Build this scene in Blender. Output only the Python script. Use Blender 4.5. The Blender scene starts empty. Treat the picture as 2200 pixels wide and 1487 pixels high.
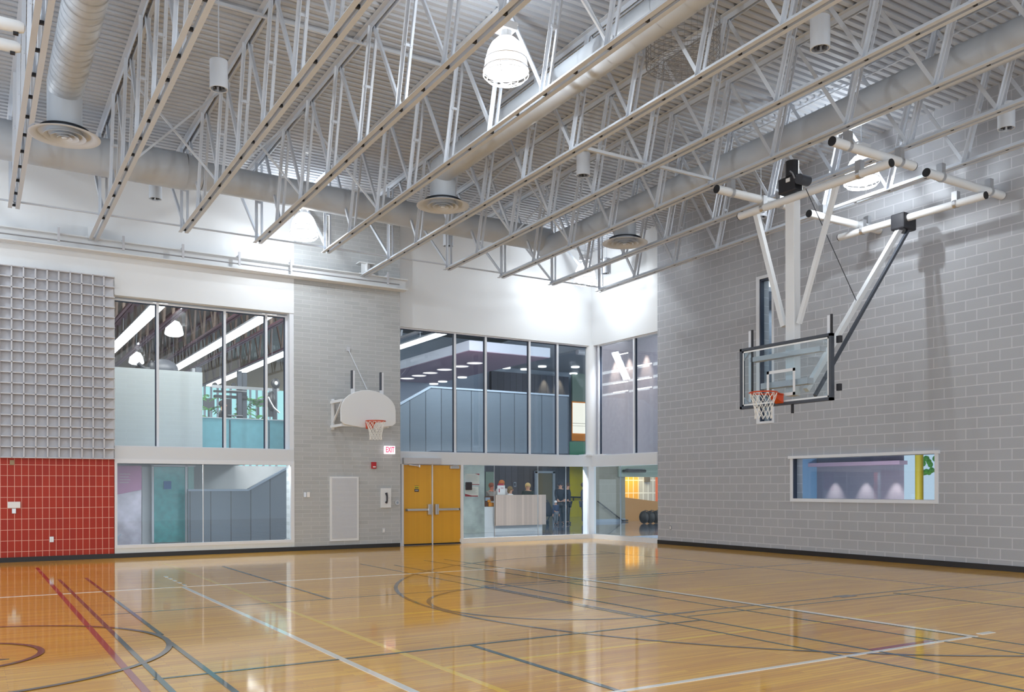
import bpy, bmesh, math, random
from mathutils import Vector, Matrix
random.seed(7)
S = bpy.context.scene
COL = S.collection
PI = math.pi

# ------------------------------------------------------------------ camera
F_PX, V0, YAW, ROLL, CAM_H = 1897.95, 1048.4, 1.01851, -0.002, 1.45
CAM = Vector((-15.199, -20.306, CAM_H))
Fw = Vector((math.cos(YAW), math.sin(YAW), 0)); Rt = Vector((math.sin(YAW), -math.cos(YAW), 0)); Up = Vector((0, 0, 1))
cam_d = bpy.data.cameras.new('camera'); cam = bpy.data.objects.new('camera', cam_d); COL.objects.link(cam)
cr, sr = math.cos(ROLL), math.sin(ROLL)
rc = Rt * cr + Up * sr; uc = Up * cr - Rt * sr; bk = -Fw
cam.matrix_world = Matrix(((rc.x, uc.x, bk.x, CAM.x), (rc.y, uc.y, bk.y, CAM.y), (rc.z, uc.z, bk.z, CAM.z), (0, 0, 0, 1)))
cam_d.sensor_fit = 'HORIZONTAL'; cam_d.sensor_width = 36; cam_d.lens = 36 * F_PX / 2200
cam_d.shift_y = (V0 - 743.5) / 2200
cam_d.clip_end = 300; S.camera = cam

# ------------------------------------------------------------------ world, exposure
W = bpy.data.worlds.new('world'); S.world = W; W.use_nodes = True
W.node_tree.nodes['Background'].inputs[0].default_value = (0.86, 0.93, 1.0, 1)
W.node_tree.nodes['Background'].inputs[1].default_value = 1.15
S.view_settings.view_transform = 'Standard'; S.view_settings.look = 'None'
S.view_settings.exposure = 0.52; S.view_settings.gamma = 1; S.view_settings.use_curve_mapping = False
S.cycles.max_bounces = 8; S.cycles.diffuse_bounces = 4; S.cycles.glossy_bounces = 4
S.cycles.transparent_max_bounces = 16; S.cycles.sample_clamp_indirect = 6.0
S.cycles.use_denoising = True
HIGHBAY_W = 125

# ------------------------------------------------------------------ photo point -> plane in the room
def ray(u, v):
    du, dv = u - 1100, v - V0
    x = du * cr + dv * sr; y = -du * sr + dv * cr
    return Fw + Rt * (x / F_PX) - Up * (y / F_PX)
def onY(u, v, Y): d = ray(u, v); return CAM + d * ((Y - CAM.y) / d.y)
def onX(u, v, X): d = ray(u, v); return CAM + d * ((X - CAM.x) / d.x)
def onZ(u, v, Z=0.0): d = ray(u, v); return CAM + d * ((Z - CAM.z) / d.z)

# ------------------------------------------------------------------ materials
def mat(name, col, rough=0.5, metal=0.0, emit=None, estr=0.0, coat=0.0, noise=0.0, nscale=8, bump=0.0, bscale=60, spec=0.5):
    m = bpy.data.materials.new(name); m.use_nodes = True
    nt = m.node_tree; b = nt.nodes['Principled BSDF']
    b.inputs['Base Color'].default_value = (*col, 1); b.inputs['Roughness'].default_value = rough
    b.inputs['Metallic'].default_value = metal; b.inputs['Coat Weight'].default_value = coat
    b.inputs['Specular IOR Level'].default_value = spec
    if emit: b.inputs['Emission Color'].default_value = (*emit, 1); b.inputs['Emission Strength'].default_value = estr
    if noise or bump:
        g = nt.nodes.new('ShaderNodeNewGeometry')
    if noise:
        n = nt.nodes.new('ShaderNodeTexNoise'); n.inputs['Scale'].default_value = nscale; n.inputs['Detail'].default_value = 4
        nt.links.new(g.outputs['Position'], n.inputs['Vector'])
        r = nt.nodes.new('ShaderNodeValToRGB')
        r.color_ramp.elements[0].position = 0.3; r.color_ramp.elements[1].position = 0.7
        r.color_ramp.elements[0].color = (*[c * (1 - noise) for c in col], 1); r.color_ramp.elements[1].color = (*[min(1, c * (1 + noise)) for c in col], 1)
        nt.links.new(n.outputs['Fac'], r.inputs['Fac']); nt.links.new(r.outputs['Color'], b.inputs['Base Color'])
    if bump:
        n2 = nt.nodes.new('ShaderNodeTexNoise'); n2.inputs['Scale'].default_value = bscale
        nt.links.new(g.outputs['Position'], n2.inputs['Vector'])
        bm_ = nt.nodes.new('ShaderNodeBump'); bm_.inputs['Strength'].default_value = bump; bm_.inputs['Distance'].default_value = 0.01
        nt.links.new(n2.outputs['Fac'], bm_.inputs['Height']); nt.links.new(bm_.outputs['Normal'], b.inputs['Normal'])
    return m
def brick_mat(name, axes, w, h, c1, c2, mortar_c, mortar=0.01, off=0.5, origin=(0, 0), rough=0.6, bump=0.35, coat=0.0, smooth=0.1, jitter=True):
    m = bpy.data.materials.new(name); m.use_nodes = True
    nt = m.node_tree; b = nt.nodes['Principled BSDF']; b.inputs['Roughness'].default_value = rough; b.inputs['Coat Weight'].default_value = coat
    b.inputs['Coat Roughness'].default_value = 0.08
    g = nt.nodes.new('ShaderNodeNewGeometry'); s = nt.nodes.new('ShaderNodeSeparateXYZ'); c = nt.nodes.new('ShaderNodeCombineXYZ')
    nt.links.new(g.outputs['Position'], s.inputs[0])
    for k in (0, 1):
        a = nt.nodes.new('ShaderNodeMath'); a.operation = 'SUBTRACT'; a.inputs[1].default_value = origin[k] - 200 * (w if k == 0 else h)
        nt.links.new(s.outputs[axes[k]], a.inputs[0]); nt.links.new(a.outputs[0], c.inputs[k])
    t = nt.nodes.new('ShaderNodeTexBrick'); t.offset = off; t.squash = 1.0
    t.inputs['Scale'].default_value = 1; t.inputs['Brick Width'].default_value = w; t.inputs['Row Height'].default_value = h
    t.inputs['Mortar Size'].default_value = mortar; t.inputs['Mortar Smooth'].default_value = smooth
    t.inputs['Color1'].default_value = (*c1, 1); t.inputs['Color2'].default_value = (*c2, 1); t.inputs['Mortar'].default_value = (*mortar_c, 1)
    nt.links.new(c.outputs[0], t.inputs['Vector'])
    out = t.outputs['Color']
    n = nt.nodes.new('ShaderNodeTexNoise'); n.inputs['Scale'].default_value = 60; n.inputs['Detail'].default_value = 3
    nt.links.new(g.outputs['Position'], n.inputs['Vector'])
    mx = nt.nodes.new('ShaderNodeMix'); mx.data_type = 'RGBA'; mx.blend_type = 'MULTIPLY'; mx.inputs[0].default_value = 0.10
    nt.links.new(out, mx.inputs[6]); nt.links.new(n.outputs['Color'], mx.inputs[7]); 
    nt.links.new(mx.outputs[2], b.inputs['Base Color'])
    inv = nt.nodes.new('ShaderNodeMath'); inv.operation = 'SUBTRACT'; inv.inputs[0].default_value = 1.0
    nt.links.new(t.outputs['Fac'], inv.inputs[1])
    bp = nt.nodes.new('ShaderNodeBump'); bp.inputs['Strength'].default_value = bump; bp.inputs['Distance'].default_value = 0.004
    nt.links.new(inv.outputs[0], bp.inputs['Height']); nt.links.new(bp.outputs['Normal'], b.inputs['Normal'])
    return m
def glass_mat(name, tint=(0.93, 0.97, 0.98), ior=1.45, rough=0.0, refl=1.0):
    m = bpy.data.materials.new(name); m.use_nodes = True; nt = m.node_tree; nt.nodes.clear()
    o = nt.nodes.new('ShaderNodeOutputMaterial'); mi = nt.nodes.new('ShaderNodeMixShader')
    tr = nt.nodes.new('ShaderNodeBsdfTransparent'); tr.inputs[0].default_value = (*tint, 1)
    gl = nt.nodes.new('ShaderNodeBsdfGlossy'); gl.inputs['Roughness'].default_value = rough
    gl.inputs['Color'].default_value = (refl, refl, refl, 1)
    lw = nt.nodes.new('ShaderNodeLayerWeight'); lw.inputs[0].default_value = 0.5
    pw = nt.nodes.new('ShaderNodeMath'); pw.operation = 'POWER'; pw.inputs[1].default_value = 5
    ma = nt.nodes.new('ShaderNodeMath'); ma.operation = 'MULTIPLY_ADD'; f0 = ((ior - 1) / (ior + 1)) ** 2; ma.inputs[1].default_value = 1 - f0; ma.inputs[2].default_value = f0
    nt.links.new(lw.outputs['Facing'], pw.inputs[0]); nt.links.new(pw.outputs[0], ma.inputs[0])
    nt.links.new(ma.outputs[0], mi.inputs[0]); nt.links.new(tr.outputs[0], mi.inputs[1]); nt.links.new(gl.outputs[0], mi.inputs[2])
    nt.links.new(mi.outputs[0], o.inputs[0]); return m
def emit_mat(name, col, s):
    m = bpy.data.materials.new(name); m.use_nodes = True; nt = m.node_tree; nt.nodes.clear()
    o = nt.nodes.new('ShaderNodeOutputMaterial'); e = nt.nodes.new('ShaderNodeEmission')
    e.inputs[0].default_value = (*col, 1); e.inputs[1].default_value = s; nt.links.new(e.outputs[0], o.inputs[0]); return m
def wood_floor_mat():
    m = brick_mat('maple_strip_floor', (0, 1), 1.15, 0.057, (0.93, 0.51, 0.018), (0.76, 0.36, 0.006), (0.36, 0.18, 0.02), mortar=0.0012, off=0.37, rough=0.40, bump=0.02, coat=0.85)
    nt = m.node_tree; b = nt.nodes['Principled BSDF']; b.inputs['Coat Roughness'].default_value = 0.07; b.inputs['Coat IOR'].default_value = 1.5
    g = nt.nodes.new('ShaderNodeNewGeometry'); mp = nt.nodes.new('ShaderNodeMapping'); mp.inputs['Scale'].default_value = (0.9, 26, 1)
    n = nt.nodes.new('ShaderNodeTexNoise'); n.inputs['Scale'].default_value = 1.0; n.inputs['Detail'].default_value = 6
    nt.links.new(g.outputs['Position'], mp.inputs[0]); nt.links.new(mp.outputs[0], n.inputs['Vector'])
    r = nt.nodes.new('ShaderNodeValToRGB'); r.color_ramp.elements[0].position = 0.28; r.color_ramp.elements[1].position = 0.72
    r.color_ramp.elements[0].color = (0.72, 0.58, 0.42, 1); r.color_ramp.elements[1].color = (1.12, 1.1, 1.05, 1)
    nt.links.new(n.outputs['Fac'], r.inputs[0])
    old = b.inputs['Base Color'].links[0].from_socket
    mx = nt.nodes.new('ShaderNodeMix'); mx.data_type = 'RGBA'; mx.blend_type = 'MULTIPLY'; mx.inputs[0].default_value = 0.75
    nt.links.new(old, mx.inputs[6]); nt.links.new(r.outputs[0], mx.inputs[7]); nt.links.new(mx.outputs[2], b.inputs['Base Color'])
    return m
def stripe_mat(name, axis, period, width, base, groove, rough=0.6, jit=0.0):
    """board joints every `period` along one axis"""
    m = bpy.data.materials.new(name); m.use_nodes = True; nt = m.node_tree; b = nt.nodes['Principled BSDF']; b.inputs['Roughness'].default_value = rough
    g = nt.nodes.new('ShaderNodeNewGeometry'); s = nt.nodes.new('ShaderNodeSeparateXYZ'); nt.links.new(g.outputs['Position'], s.inputs[0])
    ad = nt.nodes.new('ShaderNodeMath'); ad.operation = 'ADD'; ad.inputs[1].default_value = 1000; nt.links.new(s.outputs[axis], ad.inputs[0])
    dv = nt.nodes.new('ShaderNodeMath'); dv.operation = 'DIVIDE'; dv.inputs[1].default_value = period; nt.links.new(ad.outputs[0], dv.inputs[0])
    fr = nt.nodes.new('ShaderNodeMath'); fr.operation = 'FRACT'; nt.links.new(dv.outputs[0], fr.inputs[0])
    lt = nt.nodes.new('ShaderNodeMath'); lt.operation = 'LESS_THAN'; lt.inputs[1].default_value = width / period; nt.links.new(fr.outputs[0], lt.inputs[0])
    fl = nt.nodes.new('ShaderNodeMath'); fl.operation = 'FLOOR'; nt.links.new(dv.outputs[0], fl.inputs[0])
    wn = nt.nodes.new('ShaderNodeTexWhiteNoise'); wn.noise_dimensions = '1D'; nt.links.new(fl.outputs[0], wn.inputs['W'])
    m1 = nt.nodes.new('ShaderNodeMix'); m1.data_type = 'RGBA'; m1.inputs[6].default_value = (*base, 1); m1.inputs[7].default_value = (*[c * (1 - jit) for c in base], 1)
    nt.links.new(wn.outputs['Value'], m1.inputs[0])
    mx = nt.nodes.new('ShaderNodeMix'); mx.data_type = 'RGBA'; mx.inputs[7].default_value = (*groove, 1)
    nt.links.new(m1.outputs[2], mx.inputs[6]); nt.links.new(lt.outputs[0], mx.inputs[0]); nt.links.new(mx.outputs[2], b.inputs['Base Color'])
    return m

M = dict(
    white=mat('white_paint', (0.74, 0.76, 0.78), 0.6, bump=0.05), offwhite=mat('offwhite_paint', (0.68, 0.71, 0.75), 0.6),
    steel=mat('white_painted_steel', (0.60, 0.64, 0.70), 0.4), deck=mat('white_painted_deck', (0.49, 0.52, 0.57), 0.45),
    duct=mat('grey_painted_duct', (0.49, 0.53, 0.58), 0.45), frame=mat('white_window_frame', (0.74, 0.77, 0.82), 0.4),
    dark=mat('dark_gasket', (0.03, 0.045, 0.08), 0.5), black=mat('black_rubber', (0.012, 0.012, 0.014), 0.45),
    blackmetal=mat('black_metal', (0.02, 0.02, 0.025), 0.4), charcoal=mat('charcoal_steel', (0.055, 0.065, 0.085), 0.45),
    chrome=mat('brushed_metal', (0.62, 0.63, 0.65), 0.3, 0.9), red=mat('orange_red_enamel', (0.62, 0.07, 0.02), 0.35),
    alarm=mat('alarm_red', (0.45, 0.01, 0.02), 0.4), net=mat('white_net', (0.85, 0.84, 0.80), 0.8),
    acoustic=mat('grey_acoustic', (0.58, 0.58, 0.61), 0.8), grille=mat('grille_grey', (0.52, 0.53, 0.57), 0.5),
    doorwood=None, glass=glass_mat('clear_glass'), board_glass=glass_mat('backboard_glass', (0.90, 0.95, 0.97), 1.5, 0.02),
    lens=emit_mat('lamp_lens', (1, 0.99, 0.97), 9.0), tube_emit=emit_mat('linear_lamp', (1, 1, 1), 4.0),
    concrete=mat('concrete', (0.36, 0.40, 0.37), 0.75, noise=0.28, nscale=2.2), lobbyfloor=mat('polished_concrete', (0.22, 0.26, 0.34), 0.12, noise=0.12, nscale=2, coat=0.6),
    teal=mat('teal_glass', (0.04, 0.36, 0.38), 0.15, noise=0.15), teal2=mat('teal_panel', (0.20, 0.52, 0.60), 0.3, noise=0.06),
    yellow=brick_mat('yellow_glazed_block', (0, 2), 0.40, 0.40, (0.72, 0.66, 0.0), (0.66, 0.60, 0.0), (0.6, 0.55, 0.03), rough=0.3),
    tan=mat('tan_paint', (0.36, 0.27, 0.17), 0.7), purple=mat('mauve_paint', (0.36, 0.22, 0.31), 0.6), bluegrey=mat('bluegrey_paint', (0.30, 0.37, 0.47), 0.6),
    bluewall=mat('light_blue_paint', (0.30, 0.55, 0.78), 0.6), green=mat('sage_paint', (0.20, 0.28, 0.24), 0.6), greenglass=mat('green_glass', (0.03, 0.22, 0.13), 0.2),
    panelG=stripe_mat('blue_grey_steel_panels', 0, 0.50, 0.022, (0.135, 0.17, 0.215), (0.035, 0.045, 0.06), 0.4, 0.16),
    paneldark=stripe_mat('dark_steel_panels', 0, 0.34, 0.02, (0.075, 0.085, 0.12), (0.02, 0.025, 0.035), 0.5, 0.3),
    mauveblock=brick_mat('mauve_block', (1, 2), 0.406, 0.1915, (0.34, 0.32, 0.36), (0.32, 0.30, 0.34), (0.36, 0.34, 0.38), mortar=0.006, bump=0.1),
    whiteblock=brick_mat('white_block', (0, 2), 0.406, 0.1, (0.72, 0.76, 0.77), (0.70, 0.74, 0.75), (0.76, 0.80, 0.81), mortar=0.004, bump=0.1),
    paper=mat('paper_white', (0.82, 0.82, 0.82), 0.7), ink=mat('dark_ink', (0.03, 0.03, 0.04), 0.6), crimson=mat('crimson_print', (0.42, 0.02, 0.05), 0.6),
    orange=brick_mat('orange_tile', (0, 2), 0.3, 0.6, (0.90, 0.42, 0.01), (0.85, 0.38, 0.01), (0.95, 0.75, 0.45), mortar=0.02, off=0, rough=0.25),
    whitetile=brick_mat('white_tile', (0, 2), 0.3, 0.6, (0.45, 0.42, 0.38), (0.42, 0.40, 0.36), (0.72, 0.7, 0.66), mortar=0.03, off=0, rough=0.25),
    ochre=mat('ochre_paint', (0.50, 0.24, 0.07), 0.6), beige=brick_mat('beige_tile', (0, 2), 0.4, 0.4, (0.26, 0.25, 0.20), (0.25, 0.24, 0.19), (0.30, 0.28, 0.24), mortar=0.01, rough=0.4),
    leaf=mat('leaf_green', (0.06, 0.30, 0.03), 0.5, noise=0.4, nscale=20), grey=mat('mid_grey', (0.25, 0.26, 0.28), 0.5), darkgrey=mat('dark_grey_plastic', (0.06, 0.065, 0.08), 0.4),
    floor=wood_floor_mat(),
    cmuB=brick_mat('grey_block_right', (1, 2), 0.4103, 0.1915, (0.43, 0.445, 0.48), (0.405, 0.42, 0.455), (0.56, 0.575, 0.61), mortar=0.010, origin=(-10.50, 0.0), rough=0.6, bump=0.5),
    cmuA=brick_mat('grey_block_pier', (0, 2), 0.406, 0.0958, (0.475, 0.49, 0.50), (0.43, 0.445, 0.455), (0.56, 0.575, 0.58), mortar=0.006, origin=(-8.76, 0.0), rough=0.6, bump=0.4),
    tile=brick_mat('red_wall_tile', (0, 2), 0.1222, 0.2155, (0.42, 0.020, 0.001), (0.37, 0.014, 0.001), (0.80, 0.42, 0.34), mortar=0.005, off=0.0, origin=(-14.53, 0.205), rough=0.5, bump=0.3, coat=0.0),
)
M['doorwood'] = stripe_mat('amber_wood_door', 0, 0.046, 0.006, (0.72, 0.38, 0.04), (0.66, 0.33, 0.03), 0.3, 0.06)
M['deskwood'] = stripe_mat('pale_wood_panel', 0, 0.10, 0.004, (0.68, 0.52, 0.43), (0.48, 0.34, 0.26), 0.5, 0.2)
for nm, c in dict(l_red=(0.33, 0.012, 0.012), l_green=(0.010, 0.045, 0.042), l_dark=(0.045, 0.042, 0.04), l_white=(0.80, 0.78, 0.72), l_yellow=(0.95, 0.58, 0.0), l_grey=(0.06, 0.05, 0.045)).items():
    M[nm] = mat('floor_' + nm, c, 0.35, coat=1.0); M[nm].node_tree.nodes['Principled BSDF'].inputs['Coat Roughness'].default_value = 0.05
# translucent prismatic dome: glows from the lamp inside
def glow_mat(name, transp, col, strength, rough=0.25):
    m = bpy.data.materials.new(name); m.use_nodes = True; nt = m.node_tree; b = nt.nodes['Principled BSDF']; o = nt.nodes['Material Output']
    b.inputs['Base Color'].default_value = (0.85, 0.85, 0.86, 1); b.inputs['Roughness'].default_value = rough
    b.inputs['Emission Color'].default_value = (*col, 1); b.inputs['Emission Strength'].default_value = strength
    tr = nt.nodes.new('ShaderNodeBsdfTransparent'); mi = nt.nodes.new('ShaderNodeMixShader'); mi.inputs[0].default_value = transp
    nt.links.new(b.outputs[0], mi.inputs[1]); nt.links.new(tr.outputs[0], mi.inputs[2]); nt.links.new(mi.outputs[0], o.inputs[0]); return m
M['dome'] = glow_mat('prismatic_dome', 0.30, (1, 1, 1), 0.22); M['lens'] = glow_mat('prismatic_lens', 0.4, (1, 1, 1), 0.7)

# ------------------------------------------------------------------ mesh building
def frame_of(d, up=Vector((0, 0, 1))):
    d = d.normalized()
    if abs(d.dot(up)) > 0.999: up = Vector((1, 0, 0))
    x = d.cross(up).normalized(); y = x.cross(d).normalized()
    return x, y
class MB:
    def __init__(s): s.v = []; s.f = []
    def add(s, vs, fs):
        o = len(s.v); s.v += [Vector(p) for p in vs]; s.f += [tuple(i + o for i in f) for f in fs]; return s
    def box(s, a, b):
        x0, y0, z0 = [min(a[i], b[i]) for i in range(3)]; x1, y1, z1 = [max(a[i], b[i]) for i in range(3)]
        return s.add([(x0, y0, z0), (x1, y0, z0), (x1, y1, z0), (x0, y1, z0), (x0, y0, z1), (x1, y0, z1), (x1, y1, z1), (x0, y1, z1)],
                     [(0, 3, 2, 1), (4, 5, 6, 7), (0, 1, 5, 4), (1, 2, 6, 5), (2, 3, 7, 6), (3, 0, 4, 7)])
    def bar(s, p, q, w, h, up=(0, 0, 1)):
        p, q = Vector(p), Vector(q); x, y = frame_of(q - p, Vector(up)); x = x * w / 2; y = y * h / 2
        vs = [p - x - y, p + x - y, p + x + y, p - x + y, q - x - y, q + x - y, q + x + y, q - x + y]
        return s.add(vs, [(0, 1, 2, 3), (7, 6, 5, 4), (0, 4, 5, 1), (1, 5, 6, 2), (2, 6, 7, 3), (3, 7, 4, 0)])
    def tube(s, p, q, r, n=10, r2=None, caps=True):
        p, q = Vector(p), Vector(q); x, y = frame_of(q - p); r2 = r if r2 is None else r2
        vs = [p + (x * math.cos(2 * PI * i / n) + y * math.sin(2 * PI * i / n)) * r for i in range(n)] + [q + (x * math.cos(2 * PI * i / n) + y * math.sin(2 * PI * i / n)) * r2 for i in range(n)]
        fs = [(i, (i + 1) % n, n + (i + 1) % n, n + i) for i in range(n)]
        if caps: fs += [tuple(range(n))[::-1], tuple(range(n, 2 * n))]
        return s.add(vs, fs)
    def path(s, pts, r, n=8, closed=False):
        pts = [Vector(p) for p in pts]; k = len(pts)
        x = None; rings = []
        rr = r if isinstance(r, (list, tuple)) else [r] * k
        for i, p in enumerate(pts):
            a = pts[(i - 1) % k] if (closed or i > 0) else p; b = pts[(i + 1) % k] if (closed or i < k - 1) else p
            d = (b - a).normalized()
            if x is None: x, _ = frame_of(d)
            x = (x - d * x.dot(d)).normalized(); y = d.cross(x)
            rings.append([p + (x * math.cos(2 * PI * j / n) + y * math.sin(2 * PI * j / n)) * rr[i] for j in range(n)])
        vs = [q for g in rings for q in g]; fs = []
        for i in range(k if closed else k - 1):
            i2 = (i + 1) % k
            fs += [(i * n + j, i * n + (j + 1) % n, i2 * n + (j + 1) % n, i2 * n + j) for j in range(n)]
        if not closed: fs += [tuple(range(n))[::-1], tuple((k - 1) * n + j for j in range(n))]
        return s.add(vs, fs)
    def ring(s, c, R, r, n=32, m=6, ax=2):
        c = Vector(c); pts = []
        for i in range(n):
            a = 2 * PI * i / n; e = [R * math.cos(a), R * math.sin(a)]; e.insert(ax, 0.0); pts.append(c + Vector(e))
        return s.path(pts, r, m, True)
    def lathe(s, prof, c=(0, 0, 0), n=28, close=False):
        c = Vector(c); k = len(prof)
        vs = [c + Vector((r * math.cos(2 * PI * i / n), r * math.sin(2 * PI * i / n), z)) for r, z in prof for i in range(n)]
        fs = [(j * n + i, j * n + (i + 1) % n, (j + 1) * n + (i + 1) % n, (j + 1) * n + i) for j in range(k - 1) for i in range(n)]
        if close: fs += [tuple(range(n))[::-1], tuple((k - 1) * n + i for i in range(n))]
        return s.add(vs, fs)
    def prism(s, poly, d):
        poly = [Vector(p) for p in poly]; d = Vector(d); n = len(poly)
        return s.add(poly + [p + d for p in poly], [tuple(range(n))[::-1], tuple(range(n, 2 * n))] + [(i, (i + 1) % n, n + (i + 1) % n, n + i) for i in range(n)])
    def ball(s, c, r, sx=1, sy=1, sz=1, n=14, m=9):
        c = Vector(c); vs = [c + Vector((0, 0, -r * sz))]
        for j in range(1, m):
            t = -PI / 2 + PI * j / m
            vs += [c + Vector((r * sx * math.cos(t) * math.cos(2 * PI * i / n), r * sy * math.cos(t) * math.sin(2 * PI * i / n), r * sz * math.sin(t))) for i in range(n)]
        vs.append(c + Vector((0, 0, r * sz))); fs = [(0, 1 + (i + 1) % n, 1 + i) for i in range(n)]
        for j in range(m - 2): fs += [(1 + j * n + i, 1 + j * n + (i + 1) % n, 1 + (j + 1) * n + (i + 1) % n, 1 + (j + 1) * n + i) for i in range(n)]
        L = len(vs) - 1; fs += [(L, 1 + (m - 2) * n + i, 1 + (m - 2) * n + (i + 1) % n) for i in range(n)]
        return s.add(vs, fs)
    def build(s, name, m, parent=None, smooth=False, bevel=0):
        me = bpy.data.meshes.new(name); off = Vector((0, 0, 0))
        if parent is not None:
            p = parent
            while p is not None: off = off + p.location; p = p.parent
        me.from_pydata([v - off for v in s.v], [], s.f); me.update()
        bm = bmesh.new(); bm.from_mesh(me); bmesh.ops.recalc_face_normals(bm, faces=bm.faces); bm.to_mesh(me); bm.free()
        me.materials.append(M[m] if isinstance(m, str) else m)
        if smooth:
            me.polygons.foreach_set('use_smooth', [True] * len(me.polygons)); me.set_sharp_from_angle(angle=math.radians(40))
        o = bpy.data.objects.new(name, me); COL.objects.link(o)
        if parent is not None: o.parent = parent
        if bevel:
            b = o.modifiers.new('bevel', 'BEVEL'); b.width = bevel; b.segments = 2; b.limit_method = 'ANGLE'
        return o
def thing(name, label, cat, loc=(0, 0, 0), group=None):
    o = bpy.data.objects.new(name, None); COL.objects.link(o); o.location = loc; o.empty_display_size = 0.2
    o['label'] = label; o['category'] = cat
    if group: o['group'] = group
    return o
def tag(o, label, cat, group=None):
    o['label'] = label; o['category'] = cat
    if group: o['group'] = group
    return o
def struct(o): o['kind'] = 'structure'; return o
def copy_tree(o, parent=None, loc=None, label=None, group=None):
    c = o.copy(); COL.objects.link(c); c.parent = parent
    if loc is not None: c.location = loc
    if label: c['label'] = label
    if group: c['group'] = group
    for ch in list(o.children):
        if ch.name.split('.')[0] != 'rod': copy_tree(ch, c)
    return c
def light(kind, name, loc, w, size=0.2, col=(1, 1, 1), rot=None, spot=None, size_y=None):
    d = bpy.data.lights.new(name, kind); d.energy = w; d.color = col
    if kind == 'AREA':
        d.size = size
        if size_y: d.shape = 'RECTANGLE'; d.size_y = size_y
    else: d.shadow_soft_size = size
    if spot: d.spot_size = math.radians(spot); d.spot_blend = 0.8
    o = bpy.data.objects.new(name, d); COL.objects.link(o); o.location = loc
    if rot: o.rotation_euler = rot
    return o

# ------------------------------------------------------------------ room shell
YL = -0.25            # face of the left wall (tile, windows, block pier); the corner glazing stands at Y = 0
XP = -6.08            # right edge of the block pier
XW0, XW1 = -12.585, -8.77   # left window bay
def roof(Y): return 8.17 - 0.0208 * Y

floor = struct(MB().box((-19, -22.5, -0.12), (0, 0.02, 0)).build('floor', 'floor'))

# corrugated steel deck: trapezoid ribs running parallel to the left wall
mb = MB(); y = 0.5; pts = []
while y > -24:
    for dy, up in ((0, 0), (0.075, 0), (0.09, 1), (0.135, 1)): pts.append((y - dy, roof(y - dy) + (0.045 if up else 0)))
    y -= 0.15
for i, (yy, zz) in enumerate(pts): mb.v += [Vector((-20, yy, zz)), Vector((0.3, yy, zz))]
for i in range(len(pts) - 1): mb.f.append((2 * i, 2 * i + 1, 2 * i + 3, 2 * i + 2))
n0 = len(mb.v); mb.add([(-20, 0.5, 8.5), (0.3, 0.5, 8.5), (0.3, -24, 9.2), (-20, -24, 9.2)], [(0, 1, 2, 3)])
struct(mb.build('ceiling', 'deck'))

# right wall of grey block, with window openings (long low window; tall slit window)
wY0 = onX(1704, 1030, 0).y; wY1 = onX(2009, 1030, 0).y; wZ0 = onX(1704, 1071, 0).z; wZ1 = onX(1704, 986, 0).z
sY0 = onX(1632, 650, 0).y; sY1 = onX(1659, 650, 0).y; sZ1 = onX(1632, 601, 0).z; sZ0 = sZ1 - 3.2
YB = -2.83
mb = MB(); T = 0.3
def wallB(y0, y1, z0, z1): mb.box((0, y0, z0), (T, y1, z1))
wallB(YB, sY0, 0, 9.0); wallB(sY1, wY0, 0, 9.0)
wallB(sY0, sY1, 0, sZ0); wallB(sY0, sY1, sZ1, 9.0)
wallB(wY0, wY1, 0, wZ0); wallB(wY0, wY1, wZ1, 9.0); wallB(wY1, -24, 0, 9.0)
struct(mb.build('wall_right', 'cmuB'))
struct(MB().box((-0.02, YB, 0), (0, -24, 0.1)).build('baseboard_right', 'black'))
HD = 5.50             # underside of the window headers
struct(MB().box((0, 0.3, HD), (0.3, YB, 9)).build('wall_corner_right', 'white'))
struct(MB().box((XP, 0, HD), (0.3, 0.3, 9)).build('wall_corner_left', 'white'))
# left wall: white upper wall, tile field, pier
mb = MB(); mb.box((-26, YL, 5.86), (XW0, YL + 0.4, 9)); mb.box((XW0, YL, 5.50), (-8.76, YL + 0.4, 9)); struct(mb.build('wall_left', 'white'))
struct(MB().box((-26, YL, 0), (XW0 - 0.01, YL + 0.3, 2.06)).build('wall_tile_left', 'tile'))
struct(MB().box((-26, YL + 0.02, 2.06), (XW0, YL + 0.3, 5.86)).build('wall_panel_backing', 'white'))
struct(MB().box((-8.76, YL, 0), (XP, 0.35, 9)).build('wall_pier', 'cmuA'))
struct(MB().box((XW0, YL, 0), (-8.76, YL + 0.3, 0.20)).build('wall_window_sill', 'whiteblock'))
struct(MB().box((-26, YL - 0.02, 0), (XP - 0.02, YL, 0.095)).build('baseboard_left', 'black'))
# white ledge beams between lower and upper glazing
struct(MB().box((XW0, YL, 2.075), (-8.755, YL + 0.5, 2.345)).build('trim_ledge_left', 'offwhite'))
LB = MB().box((XP, -0.03, 2.055), (0.0, 0.35, 2.36)); LB.box((0.0, 0.35, 2.055), (0.35, YB, 2.36)); LB.box((-0.03, -0.03, 2.055), (0, YB, 2.36))
struct(LB.build('trim_ledge_corner', 'offwhite'))
struct(MB().tube((0.06, 0.1, 2.36), (0.06, 0.1, 5.52), 0.175, 28).build('trim_corner_column', 'white', smooth=True))
struct(MB().box((-0.24, -0.06, 2.36), (0.10, 0.3, 2.40)).box((0.0, 0.3, 2.36), (0.3, -0.52, 2.40)).build('trim_column_base', 'white'))
struct(MB().box((-0.10, 0.02, 0.0), (0.16, 0.30, 2.06)).build('trim_lower_post', 'frame'))

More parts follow.
